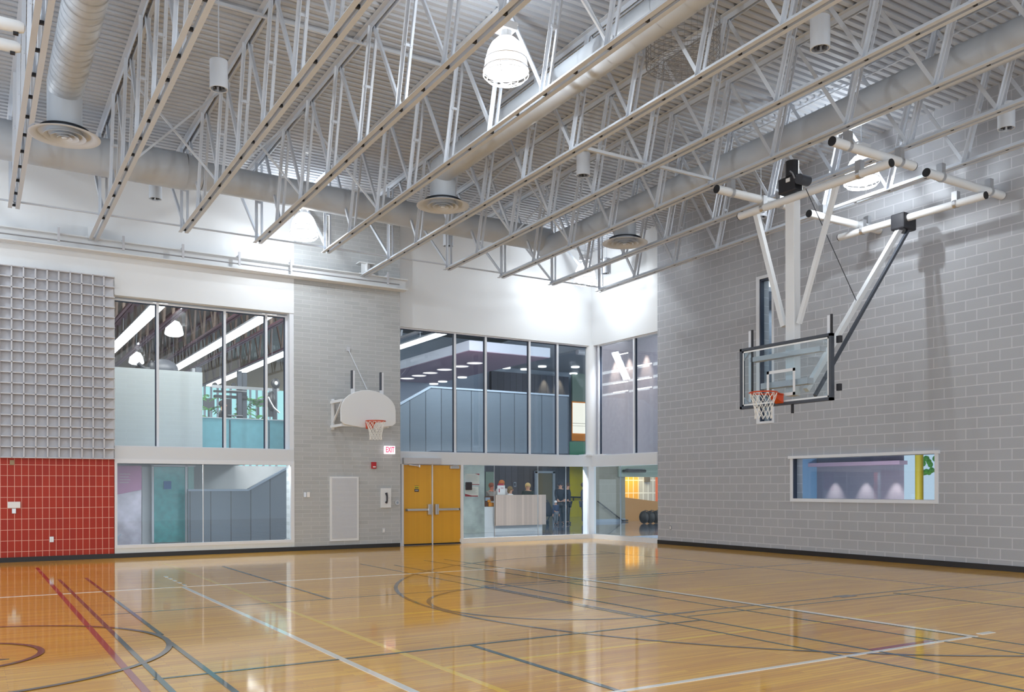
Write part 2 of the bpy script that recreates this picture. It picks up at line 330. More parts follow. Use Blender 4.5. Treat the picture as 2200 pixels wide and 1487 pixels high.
# ------------------------------------------------------------------ glazing
def window_a(n, xs, z0, z1, Y, fw=0.05, sill=True, label=None):
    """glazing in a plane parallel to the left wall; xs = frame/mullion positions"""
    fr = struct(MB().box((xs[0], Y - 0.04, z1 - 0.03), (xs[-1], Y + 0.06, z1)).box((xs[0], Y - 0.04, z0), (xs[-1], Y + 0.06, z0 + 0.02)).build('window_%d' % n, 'frame'))
    for i, x in enumerate(xs):
        MB().box((x - fw / 2, Y - 0.06, z0), (x + fw / 2, Y + 0.05, z1)).build('mullion', 'frame', fr)
        MB().box((x - fw / 2 - 0.02, Y - 0.02, z0), (x - fw / 2, Y + 0.03, z1 - 0.03)).build('gasket', 'dark', fr)
    MB().box((xs[0], Y - 0.025, z1 - 0.05), (xs[-1], Y + 0.03, z1 - 0.03)).build('gasket', 'dark', fr)
    for a, b in zip(xs, xs[1:]): MB().box((a + fw / 2, Y, z0 + 0.02), (b - fw / 2, Y + 0.012, z1 - 0.04)).build('pane', 'glass', fr)
    return fr
def window_b(n, ys, z0, z1, X, fw=0.05):
    fr = struct(MB().box((X - 0.04, ys[0], z1 - 0.03), (X + 0.06, ys[-1], z1)).box((X - 0.04, ys[0], z0), (X + 0.06, ys[-1], z0 + 0.02)).build('window_%d' % n, 'frame'))
    for y in ys:
        MB().box((X - 0.06, y - fw / 2, z0), (X + 0.05, y + fw / 2, z1)).build('mullion', 'frame', fr)
        MB().box((X - 0.02, y - fw / 2 - 0.02, z0), (X + 0.03, y - fw / 2, z1 - 0.03)).build('gasket', 'dark', fr)
    for a, b in zip(ys, ys[1:]): MB().box((X, min(a, b) + fw / 2, z0 + 0.02), (X + 0.012, max(a, b) - fw / 2, z1 - 0.03)).build('pane', 'glass', fr)
    return fr
YW = 0.0
px = lambda u, Y=YW: onY(u, 850, Y).x
window_a(1, [px(243), px(338), px(482), px(571), px(614)], 2.345, 5.46, YW)
struct(MB().box((px(614) + 0.02, YL + 0.02, 2.345), (-8.755, 0.1, 5.5)).build('trim_window_jamb', 'frame'))
w2 = struct(MB().box((XW0, YL - 0.01, 1.985), (-8.76, YL + 0.09, 2.075)).box((XW0, YL - 0.01, 0.20), (-8.76, YL + 0.09, 0.265)).box((XW0, YL - 0.01, 0.265), (XW0 + 0.05, YL + 0.09, 1.985)).box((-8.84, YL - 0.01, 0.265), (-8.76, YL + 0.09, 1.985)).build('window_2', 'frame'))
MB().box((XW0 + 0.05, YL + 0.05, 0.265), (px(437, YL) - 0.008, YL + 0.062, 1.985)).build('pane', 'glass', w2)
MB().box((px(437, YL) + 0.008, YL + 0.05, 0.265), (-8.84, YL + 0.062, 1.985)).build('pane', 'glass', w2)
MB().box((px(437, YL) - 0.008, YL + 0.045, 0.265), (px(437, YL) + 0.008, YL + 0.067, 1.985)).build('glass_joint', 'frame', w2)
Y3 = 0.12
window_a(3, [XP, px(976, Y3), px(1042, Y3), px(1136, Y3), px(1196, Y3), px(1262, Y3)], 2.36, HD, Y3)
pyb = lambda u, X=0.12: onX(u, 850, X).y
window_b(4, [pyb(1289), pyb(1365), YB + 0.02], 2.36, HD, 0.12)
# lower corner glazing, butt jointed panes on a low sill
w5 = struct(MB().box((-4.28, 0.0, 0), (0, 0.16, 0.13)).box((0.0, 0.16, 0), (0.16, YB, 0.13)).build('window_5', 'frame'))
xs = [-4.26, px(1065), px(1159), px(1219), -0.02]
for a, b in zip(xs, xs[1:]): MB().box((a + 0.006, 0.08, 0.13), (b - 0.006, 0.092, 2.055)).build('pane', 'glass', w5)
for a in xs[1:-1]: MB().box((a - 0.006, 0.075, 0.13), (a + 0.006, 0.097, 2.055)).build('glass_joint', 'chrome', w5)
ys = [0.0, onX(1333, 1050, 0.08).y, YB]
for a, b in zip(ys, ys[1:]): MB().box((0.08, b + 0.006, 0.13), (0.092, a - 0.006, 2.055)).build('pane', 'glass', w5)
MB().box((0.075, ys[1] - 0.006, 0.13), (0.097, ys[1] + 0.006, 2.055)).build('glass_joint', 'chrome', w5)
# low long window and tall slit window in the right wall
w6 = struct(MB().box((-0.02, wY0 + 0.07, wZ0 - 0.07), (0.12, wY1 - 0.07, wZ0)).box((-0.05, wY0 + 0.1, wZ1), (0.12, wY1 - 0.1, wZ1 + 0.06)).box((-0.02, wY0, wZ0), (0.12, wY0 + 0.07, wZ1)).box((-0.02, wY1 - 0.07, wZ0), (0.12, wY1, wZ1)).build('window_6', 'frame'))
MB().box((0.0, wY0 - 0.02, wZ0), (0.1, wY0, wZ1)).build('gasket', 'dark', w6)
MB().box((0.06, wY0 - 0.02, wZ0), (0.072, wY1, wZ1)).build('pane', 'glass', w6)
w7 = struct(MB().box((-0.02, sY0, sZ0), (0.12, sY0 + 0.09, sZ1)).box((-0.02, sY1 - 0.05, sZ0), (0.12, sY1, sZ1)).box((-0.02, sY0 + 0.09, sZ1), (0.12, sY1 - 0.05, sZ1 + 0.07)).box((-0.02, sY0 + .09, sZ0 - 0.05), (0.12, sY1 - .05, sZ0)).build('window_7', 'frame'))
MB().box((0.0, sY0 - 0.04, sZ0), (0.1, sY0, sZ1)).box((0.0, sY0, sZ1 - 0.04), (0.1, sY1, sZ1)).build('gasket', 'dark', w7)
MB().box((0.06, sY1, sZ0), (0.072, sY0 - 0.04, sZ1 - 0.04)).build('pane', 'glass', w7)

# ------------------------------------------------------------------ double door
dx0, dx1 = px(866, 0), px(989, 0); dm = px(928, 0); DZ = 2.055
df = struct(MB().box((dx0 - 0.06, -0.03, 0), (dx0, 0.12, DZ)).box((dx1, -0.03, 0), (dx1 + 0.07, 0.12, DZ)).box((dm - 0.012, -0.03, 0.0), (dm + 0.012, 0.06, DZ)).build('door_1', 'frame'))
for i, (a, b) in enumerate(((dx0, dm - 0.012), (dm + 0.012, dx1))):
    MB().box((a + 0.004, 0.01, 0.04), (b - 0.004, 0.055, DZ - 0.02)).build('door_leaf', 'doorwood', df)
    MB().box((a + 0.004, -0.005, 0.004), (b - 0.004, 0.05, 0.04)).build('door_sweep', 'black', df)
    y = -0.075; zc = 0.90; c0, c1 = (a + 0.05, b - 0.05)
    bar = MB().box((c0, y, zc - 0.03), (c1, y + 0.04, zc + 0.03)); e = b - 0.09 if i == 0 else a + 0.09
    bar.box((e - 0.045, y - 0.02, zc - 0.13), (e + 0.045, 0.01, zc + 0.14)).box((c0, y, zc - 0.03), (c0 + 0.04, 0.01, zc + 0.03)).box((c1 - 0.04, y, zc - 0.03), (c1, 0.01, zc + 0.03)).build('push_bar', 'chrome', df, bevel=0.008)
ar = MB().box((dx1 - 0.32, -0.06, DZ - 0.11), (dx1 - 0.06, 0.01, DZ - 0.03)).bar((dx1 - 0.2, -0.04, DZ - 0.03), (dx1 - 0.05, -0.09, DZ - 0.01), 0.02, 0.015).build('door_closer', 'chrome', df, bevel=0.008)
op = thing('door_operator', 'long light grey powered door opener box above the left amber door leaf', 'door opener', (dx0, -0.03, DZ + 0.02))
MB().box((dx0 - 0.04, -0.13, DZ - 0.0), (dx0 + 1.0, -0.03, DZ + 0.16)).build('housing', 'grille', op, bevel=0.01)
MB().bar((dx0 + 0.12, -0.09, DZ - 0.02), (dx0 + 0.40, -0.10, DZ - 0.05), 0.02, 0.02).tube((dx0 + 0.40, -0.11, DZ - 0.08), (dx0 + 0.40, -0.11, DZ - 0.02), 0.02, 10).build('arm', 'chrome', op)
sg = thing('door_sticker', 'small yellow and dark blue safety sticker on the left amber door leaf', 'sticker', (px(895), 0.005, 1.37))
c = onY(895, 1049, 0.01)
MB().box((c.x - 0.06, 0.004, c.z - 0.02), (c.x + 0.06, 0.01, c.z + 0.06)).build('upper_half', mat('sticker_yellow', (0.75, 0.6, 0.02)), sg)
MB().box((c.x - 0.06, 0.004, c.z - 0.09), (c.x + 0.06, 0.01, c.z - 0.02)).box((c.x - 0.05, 0.002, c.z + 0.0), (c.x + 0.05, 0.004, c.z + 0.02)).box((c.x - 0.06, 0.0035, c.z + 0.05), (c.x + 0.06, 0.004, c.z + 0.06)).build('lower_half', mat('sticker_navy', (0.02, 0.025, 0.06)), sg)
MB().box((c.x - 0.045, 0.001, c.z - 0.05), (c.x + 0.045, 0.004, c.z - 0.044)).box((c.x - 0.045, 0.001, c.z - 0.065), (c.x + 0.035, 0.004, c.z - 0.06)).build('print', 'paper', sg)

# ------------------------------------------------------------------ floor markings (painted on the floor)
zc = [0.0]
def zl(): zc[0] += 0.00012; return 0.0006 + zc[0]
def lineX(y, x0, x1, m, w=0.05):
    z = zl(); MB().box((x0, y - w / 2, 0), (x1, y + w / 2, z)).build('court_line', m, floor)
def lineY(x, y0, y1, m, w=0.05):
    z = zl(); MB().box((x - w / 2, y0, 0), (x + w / 2, y1, z)).build('court_line', m, floor)
def arc(cx, cy, R, a0, a1, m, w=0.05, n=96):
    z = zl(); mb = MB(); vs = []; fs = []
    for i in range(n + 1):
        a = math.radians(a0 + (a1 - a0) * i / n)
        for r, h in ((R - w / 2, z), (R + w / 2, z)): vs.append((cx + r * math.cos(a), cy + r * math.sin(a), h))
    for i in range(n): fs.append((2 * i, 2 * i + 1, 2 * i + 3, 2 * i + 2))
    o = mb.add(vs, fs).build('court_line', m, floor)
lineY(-3.30, -14.05, -10.3, 'l_yellow'); lineX(-8.35, -11.95, -3.3, 'l_yellow', 0.04); lineX(-10.98, -11.95, -3.3, 'l_yellow', 0.05); lineX(-13.95, -11.95, -3.3, 'l_yellow', 0.055)
lineY(-11.95, -22.5, -2.05, 'l_yellow', 0.06)
lineY(-3.0, -17, -4.3, 'l_grey', 0.05); lineX(-8.95, -8.72, -1.5, 'l_grey', 0.05); lineX(-9.2, -13.9, -4.5, 'l_green', 0.035)
lineX(-12.62, -8.72, -3.0, 'l_grey', 0.05); lineX(-12.88, -8.3, -1.2, 'l_green', 0.04)
lineY(-8.72, -12.62, -8.95, 'l_grey', 0.055); arc(-8.6, -10.9, 1.76, 90, 270, 'l_grey', 0.055)
lineX(-12.66, -8.7, -8.0, 'l_grey', 0.05)
arc(-4.30, -10.95, 6.12, 95, 262, 'l_grey', 0.055, 140); lineX(-4.85, -4.9, -3.0, 'l_grey', 0.05); lineX(-17.03, -5.2, -3.0, 'l_grey', 0.05)
for xa, xb, yy in ((-5.42, -5.16, -8.95), (-5.42, -5.12, -12.66)):
    MB().box((xa, yy - 0.05, 0), (xb, yy + 0.12 if yy < -10 else yy + 0.05, zl())).build('court_line', 'l_grey', floor)
lineY(-8.80, -20, -4.4, 'l_green', 0.035); lineY(-8.36, -20, -5.0, 'l_green', 0.04); lineY(-7.40, -20, -4.3, 'l_green', 0.035); lineY(-6.95, -20, -4.3, 'l_green', 0.035)
lineY(-11.16, -9.2, -3.5, 'l_green', 0.045); lineY(-11.25, -20, -13.2, 'l_green', 0.05); lineX(-13.17, -14.0, -8.36, 'l_green', 0.04); lineY(-4.41, -17, -12.75, 'l_green', 0.03)
lineX(-6.68, -19, -6.88, 'l_white', 0.04); lineY(-6.885, -15.35, -6.66, 'l_white', 0.05); lineX(-15.36, -19, -6.86, 'l_white', 0.05); lineY(-12.5, -22.5, -6.68, 'l_white', 0.06)
for k in range(5): y = -6.5 + k * 0.36; lineY(-12.43, y, y + 0.17, 'l_white', 0.045)
MB().box((-6.72, -15.35, 0), (-6.50, -15.28, zl())).build('court_line', 'l_white', floor)
MB().box((-8.36, -15.33, 0), (-7.48, -15.26, zl())).build('court_line', 'l_red', floor)
lineY(-14.12, -22.5, -1.95, 'l_red', 0.055); lineY(-13.96, -22.5, -4.55, 'l_green', 0.045); lineY(-13.57, -11.05, -4.5, 'l_green', 0.045); lineY(-13.58, -22.5, -11.55, 'l_green', 0.045)
arc(-15.38, -11.35, 1.80, 0, 360, 'l_grey', 0.055, 120); arc(-15.38, -11.35, 0.74, 0, 360, 'l_grey', 0.055, 80)
MB().prism([(-15.3, -11.5, 0.0), (-14.90, -11.66, 0.0), (-15.3, -11.75, 0.0)], (0, 0, zl())).build('court_line', 'l_grey', floor)

# ------------------------------------------------------------------ things on the left wall
ac = thing('acoustic_panel', 'tall grey egg-crate sound diffuser panel above the red tiled wall', 'acoustic panel', (-12.7, YL, 2.06))
mb = MB(); fr = MB(); cell = 0.2075; x1 = XW0 - 0.005; nz = 18; ch = (5.84 - 2.07) / nz; D = 0.14
for i in range(20):
    xa = x1 - (i + 1) * cell
    fr.box((xa - 0.012, YL - D, 2.07), (xa + 0.012, YL, 5.84))
for j in range(nz + 1): fr.box((x1 - 20 * cell, YL - D, 2.07 + j * ch - 0.009), (x1, YL - 0.001, 2.07 + j * ch + 0.009))
fr.build('crate', 'acoustic', ac)
for i in range(20):
    for j in range(nz):
        a = x1 - (i + 1) * cell + 0.012; b = x1 - i * cell - 0.012; z0 = 2.07 + j * ch + 0.009; z1 = z0 + ch - 0.018
        mb.add([(a, YL - 0.10, z0), (b, YL - 0.05, z0), (b, YL - 0.005, z1), (a, YL - 0.03, z1)], [(0, 1, 2, 3)])
mb.build('baffle', 'acoustic', ac)
def plate(name, label, cat, u, v, Y, w, h, m='chrome', d=0.015, extra=None):
    c = onY(u, v, Y); t = thing(name, label, cat, (c.x, Y, c.z))
    MB().box((c.x - w / 2, Y - d, c.z - h / 2), (c.x + w / 2, Y, c.z + h / 2)).build('plate', m, t, bevel=0.004)
    if extra: extra(t, c)
    return t
def outlet(t, c): MB().box((c.x - 0.017, c.y - 0.022, c.z - 0.035), (c.x + 0.017, c.y - 0.014, c.z + 0.035)).build('socket', 'paper', t)
plate('wall_outlet', 'steel electrical outlet low on the red tiled wall', 'outlet', 111, 1159, YL, 0.075, 0.115, extra=outlet)
plate('wall_outlet', 'electrical outlet low on the block pier below the phone cabinet', 'outlet', 824, 1140, YL, 0.075, 0.115, extra=outlet)
plate('metal_cover_plate', 'small tan metal plate at the top of the red tiled wall', 'wall plate', 26, 994, YL, 0.08, 0.10, 'tan')
def dev(t, c):
    MB().box((c.x - 0.08, c.y - 0.017, c.z - 0.004), (c.x + 0.08, c.y - 0.012, c.z + 0.004)).build('slot', 'leaf', t)
plate('wall_device', 'white wall device box on the red tiles over a small metal switch', 'wall device', 30, 1085, YL, 0.22, 0.125, 'paper', 0.05, extra=dev)
plate('key_switch', 'small metal key switch under the white box on the red tiles', 'switch', 30, 1098, YL, 0.07, 0.10, 'chrome', 0.02)
plate('thermostat_cover', 'steel switch plate on the pier left of the white thermostat', 'switch', 655, 1063, YL, 0.06, 0.12, 'chrome', 0.015)
plate('thermostat', 'white thermostat on the pier beside the long window', 'thermostat', 662, 1063, YL, 0.07, 0.12, 'paper', 0.03)
# vent grille
a = onY(708, 1024, YL); b = onY(770, 1161, YL)
gv = thing('wall_grille', 'tall white framed ventilation grille low on the block pier', 'vent grille', ((a.x + b.x) / 2, YL, b.z))
MB().box((a.x, YL - 0.03, b.z), (b.x, YL - 0.001, a.z)).build('frame', 'white', gv)
g2 = MB(); 
for k in range(46):
    z = b.z + 0.06 + k * (a.z - b.z - 0.12) / 45; g2.box((a.x + 0.05, YL - 0.036, z), (b.x - 0.05, YL - 0.028, z + 0.02))
g2.build('louvres', 'grille', gv)
# exit sign
c = onY(837, 967, YL - 0.1)
ex = thing('exit_sign', 'white EXIT sign with red letters on the block pier', 'exit sign', (c.x, YL, c.z))
MB().box((c.x - 0.14, YL - 0.13, c.z - 0.10), (c.x + 0.14, YL - 0.06, c.z + 0.10)).build('housing', emit_mat('exit_face', (1.0, 0.88, 0.92), 0.85), ex, bevel=0.01)
MB().box((c.x - 0.05, YL - 0.06, c.z - 0.05), (c.x + 0.05, YL, c.z + 0.05)).build('mount', 'paper', ex)
def text(s, loc, size, m, parent, rot=(PI / 2, 0, 0), ex_=0.002, sx=1.0, align='CENTER'):
    cu = bpy.data.curves.new('lettering', 'FONT'); cu.body = s; cu.size = size; cu.extrude = ex_; cu.align_x = align; cu.align_y = 'CENTER'; cu.offset = size * 0.012
    cu.materials.append(M[m] if isinstance(m, str) else m)
    o = bpy.data.objects.new('lettering', cu); COL.objects.link(o)
    me = bpy.data.meshes.new_from_object(o.evaluated_get(bpy.context.evaluated_depsgraph_get())); bpy.data.objects.remove(o)
    o = bpy.data.objects.new('lettering', me); COL.objects.link(o)
    if parent is not None: o.parent = parent; loc = Vector(loc) - parent.location
    o.location = loc; o.rotation_euler = rot; o.scale = (sx, 1, 1); return o
text('EXIT', (c.x, YL - 0.133, c.z), 0.19, emit_mat('exit_red', (1.0, 0.03, 0.16), 0.9), ex, sx=0.58)
# fire alarm, phone cabinet, push plate
def al(t, c): MB().box((c.x - 0.035, c.y - 0.07, c.z - 0.05), (c.x + 0.035, c.y - 0.058, c.z - 0.025)).build('pull_handle', 'paper', t)
plate('fire_alarm', 'dark red fire alarm horn on the pier below the hoop', 'fire alarm', 802, 1000, YL, 0.115, 0.16, 'alarm', 0.06, extra=al)
def ph(t, c):
    MB().path([(c.x - 0.0, c.y - 0.05, c.z + 0.12), (c.x + 0.012, c.y - 0.075, c.z + 0.05), (c.x + 0.012, c.y - 0.075, c.z - 0.07), (c.x, c.y - 0.05, c.z - 0.12)], [0.033, 0.02, 0.02, 0.033], 10).build('handset', 'ink', t)
    MB().tube((c.x + 0.075, c.y - 0.055, c.z), (c.x + 0.075, c.y - 0.045, c.z), 0.012).build('lock', 'chrome', t)
plate('phone_cabinet', 'white wall cabinet with a black telephone handset on the block pier', 'phone', 828, 1070, YL, 0.27, 0.48, 'white', 0.045, extra=ph)
c = onY(853, 1080, YL)
pb = thing('push_plate', 'round steel door opener push plate beside the amber doors', 'push plate', (c.x, YL, c.z))
MB().tube((c.x, YL - 0.03, c.z), (c.x, YL, c.z), 0.068, 24).build('disc', 'chrome', pb, smooth=True)
MB().tube((c.x, YL - 0.033, c.z), (c.x, YL - 0.03, c.z), 0.03, 16).build('emblem', 'bluegrey', pb)
c = onX(1441, 1134, 0); t = thing('wall_outlet', 'electrical outlet low on the right block wall next to the corner glazing', 'outlet', (0, c.y, c.z))
MB().box((-0.012, c.y - 0.03, c.z - 0.055), (0, c.y + 0.03, c.z + 0.055)).build('plate', 'grey', t); MB().box((-0.018, c.y - 0.014, c.z - 0.035), (-0.012, c.y + 0.014, c.z + 0.035)).build('socket', 'paper', t)

# ------------------------------------------------------------------ basketball hoops
def rim_net(t, c, back, R=0.225):
    """rim centre c, `back` = unit vector towards the backboard"""
    c = Vector(c); back = Vector(back)
    o = MB(); o.ring(c, R, 0.012, 36, 8); side = Vector((-back.y, back.x, 0))
    for s in (-1, 1): o.tube(c + side * s * 0.13 + back * 0.17, c + side * s * 0.10 + back * 0.36 + Vector((0, 0, -0.02)), 0.011, 8)
    rim = o.build('rim', 'red', t, smooth=True)
    p = [c + side * 0.09 + back * 0.385, c - side * 0.09 + back * 0.385, c - side * 0.085 + back * 0.385 + Vector((0, 0, -0.16)), c + side * 0.085 + back * 0.385 + Vector((0, 0, -0.16))]
    q = [c + side * 0.09 + back * 0.22, c - side * 0.09 + back * 0.22, c - side * 0.07 + back * 0.27 + Vector((0, 0, -0.10)), c + side * 0.07 + back * 0.27 + Vector((0, 0, -0.10))]
    m = MB(); m.add(p + q, [(0, 1, 2, 3), (7, 6, 5, 4), (0, 4, 5, 1), (1, 5, 6, 2), (2, 6, 7, 3), (3, 7, 4, 0)]); m.build('rim_bracket', 'red', t)
    n = MB(); N = 12; L = 5; rs = [0.225, 0.195, 0.165, 0.145, 0.135, 0.14]; zs = [0, -0.09, -0.18, -0.27, -0.35, -0.43]
    def pt(i, j): a = 2 * PI * (i + 0.5 * (j % 2)) / N; return c + Vector((rs[j] * math.cos(a), rs[j] * math.sin(a), zs[j]))
    for j in range(L):
        for i in range(N):
            i2 = (i + (1 if j % 2 else 0)) % N; i3 = (i - (0 if j % 2 else 1)) % N
            n.tube(pt(i, j), pt(i2 if j % 2 else i, j + 1), 0.0055, 4, caps=False); n.tube(pt(i, j), pt(i if j % 2 else i3, j + 1), 0.0055, 4, caps=False)
    n.build('net', 'net', t)
# fan shaped hoop on the pier
YF = -1.0; cx, zb = -7.22, 2.86
h1 = thing('basketball_hoop', 'white fan-shaped basketball backboard and orange rim mounted on the block pier', 'basketball hoop', (cx, YL, 2.8))
poly = []
w, s = 0.685, 0.0
pts = [(-0.18, 0.0), (-0.60, 0.06), (-0.685, 0.13), (-0.685, 0.42)]
for k in range(13):
    a = PI - PI * k / 12 * 1.0; pts.append((0.685 * math.cos(a) * 1.0, 0.42 + 0.46 * math.sin(a)))
pts += [(0.685, 0.13), (0.60, 0.06), (0.18, 0.0)]
MB().prism([(cx + x, YF, zb + z) for x, z in pts], (0, 0.05, 0)).build('backboard', 'white', h1, bevel=0.015)
rim_net(h1, (cx, YF - 0.40, 2.99), (0, 1, 0))
f = MB()
for sx in (-0.36, 0.36):
    f.box((cx + sx - 0.035, YF + 0.06, zb + 0.02), (cx + sx + 0.035, YF + 0.13, zb + 1.32))
f.build('slide_rail', 'frame', h1)
f = MB()
for sx in (-0.36, 0.36): f.box((cx + sx - 0.037, YF + 0.055, zb + 0.9), (cx + sx - 0.012, YF + 0.14, zb + 1.325))
f.build('rail_slot', 'charcoal', h1)
f = MB()
for sx in (-0.62, 0.50):
    for z in (zb + 0.05, zb + 0.62): f.bar((cx + sx, YF + 0.06, z), (cx + sx - 0.02, YL, z), 0.06, 0.06)
    f.bar((cx + sx, YL - 0.04, zb - 0.02), (cx + sx, YL - 0.04, zb + 0.70), 0.06, 0.06); f.bar((cx + sx, YF + 0.1, zb + 0.6), (cx + sx, YL, zb + 0.1), 0.035, 0.035)
f.bar((cx - 0.62, YF + 0.10, zb + 0.62), (cx + 0.50, YF + 0.10, zb + 0.62), 0.06, 0.06); f.bar((cx - 0.62, YF + 0.10, zb + 0.05), (cx + 0.50, YF + 0.10, zb + 0.05), 0.06, 0.06)
f.build('wall_bracket', 'white', h1)
a = onY(748, 750, YL); MB().tube((a.x, YL, a.z), (cx - 0.02, YF + 0.06, zb + 0.90), 0.009, 6).build('stay_cable', 'steel', h1)
MB().box((a.x - 0.04, YL - 0.03, a.z - 0.05), (a.x + 0.04, YL, a.z + 0.04)).build('anchor', 'grille', h1)

# ceiling hung glass hoop
XBd = -3.55
h2 = thing('basketball_hoop', 'ceiling-hung glass basketball backboard with orange rim in front of the right wall', 'basketball hoop', (XBd, -10.09, 2.8))
y0, y1, z0, z1 = -9.12, -11.06, 2.83, 3.895; fwd = 0.045
MB().box((XBd, y1 + 0.05, z0 + 0.05), (XBd + 0.012, y0 - 0.05, z1 - 0.05)).build('glass', 'board_glass', h2)
f = MB(); f.box((XBd - 0.02, y0, z0), (XBd + 0.06, y0 - fwd, z1)).box((XBd - 0.02, y1, z0), (XBd + 0.06, y1 + fwd, z1)).box((XBd - 0.02, y1, z0), (XBd + 0.06, y0, z0 + fwd)).box((XBd - 0.02, y1, z1 - fwd), (XBd + 0.06, y0, z1))
f.build('frame', 'charcoal', h2)
def rect_lines(mb, X, ya, yb, za, zb_, w):
    mb.box((X, ya, za), (X + 0.002, ya - w, zb_)).box((X, yb, za), (X + 0.002, yb + w, zb_)).box((X, yb, zb_ - w), (X + 0.002, ya, zb_)).box((X, yb, za), (X + 0.002, ya, za + w))
f = MB(); rect_lines(f, XBd - 0.004, y0 - 0.055, y1 + 0.055, z0 + 0.055, z1 - 0.055, 0.025); f.build('border_line', mat('board_white', (0.85, 0.87, 0.88), 0.5), h2)
f = MB(); ym = -10.03; rect_lines(f, XBd - 0.004, ym + 0.305, ym - 0.305, 2.98, 3.43, 0.05); f.build('target_square', 'white', h2)
f = MB()
for yy, s in ((y0 - 0.05, -1), (y1 + 0.05, 1)):
    for zz, q in ((z0 + 0.05, 1), (z1 - 0.05, -1)):
        f.prism([(XBd + 0.02, yy, zz), (XBd + 0.02, yy + s * 0.16, zz), (XBd + 0.02, yy, zz + q * 0.16)], (0.03, 0, 0))
f.build('corner_gusset', 'grille', h2)
rim_net(h2, (XBd - 0.42, ym, 3.02), (1, 0, 0))
XM = -3.36
MB().box((XM - 0.0, ym - 0.12, 3.0), (XM + 0.16, ym + 0.07, 6.36)).build('mast', 'white', h2, bevel=0.01)
MB().box((XBd + 0.06, ym - 0.5, 3.15), (XM + 0.02, ym + 0.5, 3.25)).box((XBd + 0.06, ym - 0.75, 3.65), (XM + 0.02, ym + 0.75, 3.73)).build('carrier', 'grille', h2)
f = MB()
for yy in (-9.28, -10.95): f.bar((XBd + 0.09, yy, 2.95), (XBd + 0.09, yy, 4.20), 0.055, 0.055)
f.build('height_rail', 'frame', h2)
f = MB()
for yy in (-9.33, -11.0): f.bar((XBd + 0.07, yy, 2.95), (XBd + 0.07, yy, 4.21), 0.03, 0.03)
f.build('height_rail_strip', 'blackmetal', h2)
f = MB(); f.bar((XM + 0.05, -9.26, 6.33), (XM + 0.05, ym + 0.14, 4.20), 0.085, 0.085); f.bar((XM + 0.05, -10.98, 6.33), (XM + 0.05, ym - 0.18, 4.20), 0.07, 0.07); f.build('side_brace', 'white', h2)
pb_, pt_ = onX(1730, 838, XM + 0.1), Vector((-0.62, -10.32, 6.30))
MB().bar((XM + 0.12, pb_.y, pb_.z), pt_, 0.085, 0.085).build('rear_brace', 'white', h2)
MB().bar((XM + 0.22, pb_.y - 0.1, pb_.z - 0.10), pt_ + Vector((0.08, -0.10, -0.06)), 0.05, 0.05).build('rear_brace_strut', 'charcoal', h2)
MB().box((-0.85, -10.48, 6.12), (-0.47, -10.20, 6.42)).build('brace_hinge', 'blackmetal', h2, bevel=0.03)
mid = (Vector((XM + 0.12, pb_.y, pb_.z)) + pt_) * 0.5
MB().tube((-3.6, -10.6, 6.3), mid, 0.008, 6).build('hoist_cable', 'charcoal', h2)
for a_, b_ in (((XBd + 0.08, y1 - 0.02, 2.98), (XBd + 0.13, y1 - 0.09, 3.09)), ((XBd + 0.08, y1 - 0.02, 3.74), (XBd + 0.13, y1 - 0.10, 3.85)), ((XBd - 0.01, ym - 0.25, 2.68), (XBd + 0.03, ym - 0.22, 2.85))): MB().box(a_, b_).build('stop_block', 'blackmetal', h2)
def pipe(label, p, q, r, caps):
    p, q = Vector(p), Vector(q); t = thing('support_pipe', label, 'pipe', (p + q) / 2 - Vector((0, 0, r)), 'round pipes carrying the ceiling hung hoop')
    MB().tube(p, q, r, 18).build('tube', 'white', t, smooth=True)
    d = (q - p).normalized()
    for k, e in enumerate((p - d * 0.006, q + d * 0.006)):
        if caps[k]: MB().tube(e - d * 0.01, e + d * 0.01, r * 0.98, 18).build('end_cap', 'black', t)
    for s in (0.18, 0.82):
        cl = MB(); c_ = p.lerp(q, s); cl.box((c_.x - 0.05, c_.y - 0.05, c_.z + r * 0.6), (c_.x + 0.05, c_.y + 0.05, c_.z + r + 0.14))
        cl.tube(c_ - d * 0.03, c_ + d * 0.03, r + 0.012, 18); cl.build('clamp', 'chrome', t)
ZP = 6.47
pipe('upper white pipe across two truss chords right of the black winch', (-4.51, -11.84, ZP), (-2.60, -11.84, ZP), 0.07, (1, 1))
pipe('upper white pipe across two truss chords left of the mast', (-4.46, -9.47, ZP), (-2.60, -9.47, ZP), 0.07, (1, 1))
pipe('short white pipe ending at the right block wall with a bolted foot', (-2.16, -11.78, ZP), (-0.02, -11.78, ZP), 0.07, (1, 0))
pipe('short white pipe behind the mast reaching the right block wall', (-2.05, -9.38, ZP), (-0.02, -9.38, ZP), 0.07, (1, 0))
pipe('long white pipe carrying the black winch and the mast', (-3.38, -8.95, ZP - 0.15), (-3.38, -12.0, ZP - 0.15), 0.065, (1, 1))
pipe('long white pipe holding the black brace hinge near the right wall', (-0.72, -9.0, ZP - 0.15), (-0.72, -11.9, ZP - 0.15), 0.065, (1, 1))
c = onX(1700, 362, -3.4)
wn = thing('hoist_winch', 'black motorised winch mounted on the pipe above the glass hoop', 'winch', (-3.4, c.y, 6.38))
MB().box((-3.50, c.y + 0.20, 6.40), (-3.30, c.y - 0.16, 6.66)).build('gearbox', 'blackmetal', wn, bevel=0.02)
MB().tube((-3.52, c.y - 0.26, 6.54), (-3.30, c.y - 0.26, 6.54), 0.085, 20).build('drum', 'darkgrey', wn, smooth=True)
MB().tube((-3.40, c.y - 0.02, 6.66), (-3.40, c.y - 0.02, 6.92), 0.11, 18).build('motor', 'blackmetal', wn, smooth=True)
MB().box((-3.515, c.y + 0.02, 6.56), (-3.50, c.y - 0.06, 6.62)).build('label_plate', 'paper', wn)
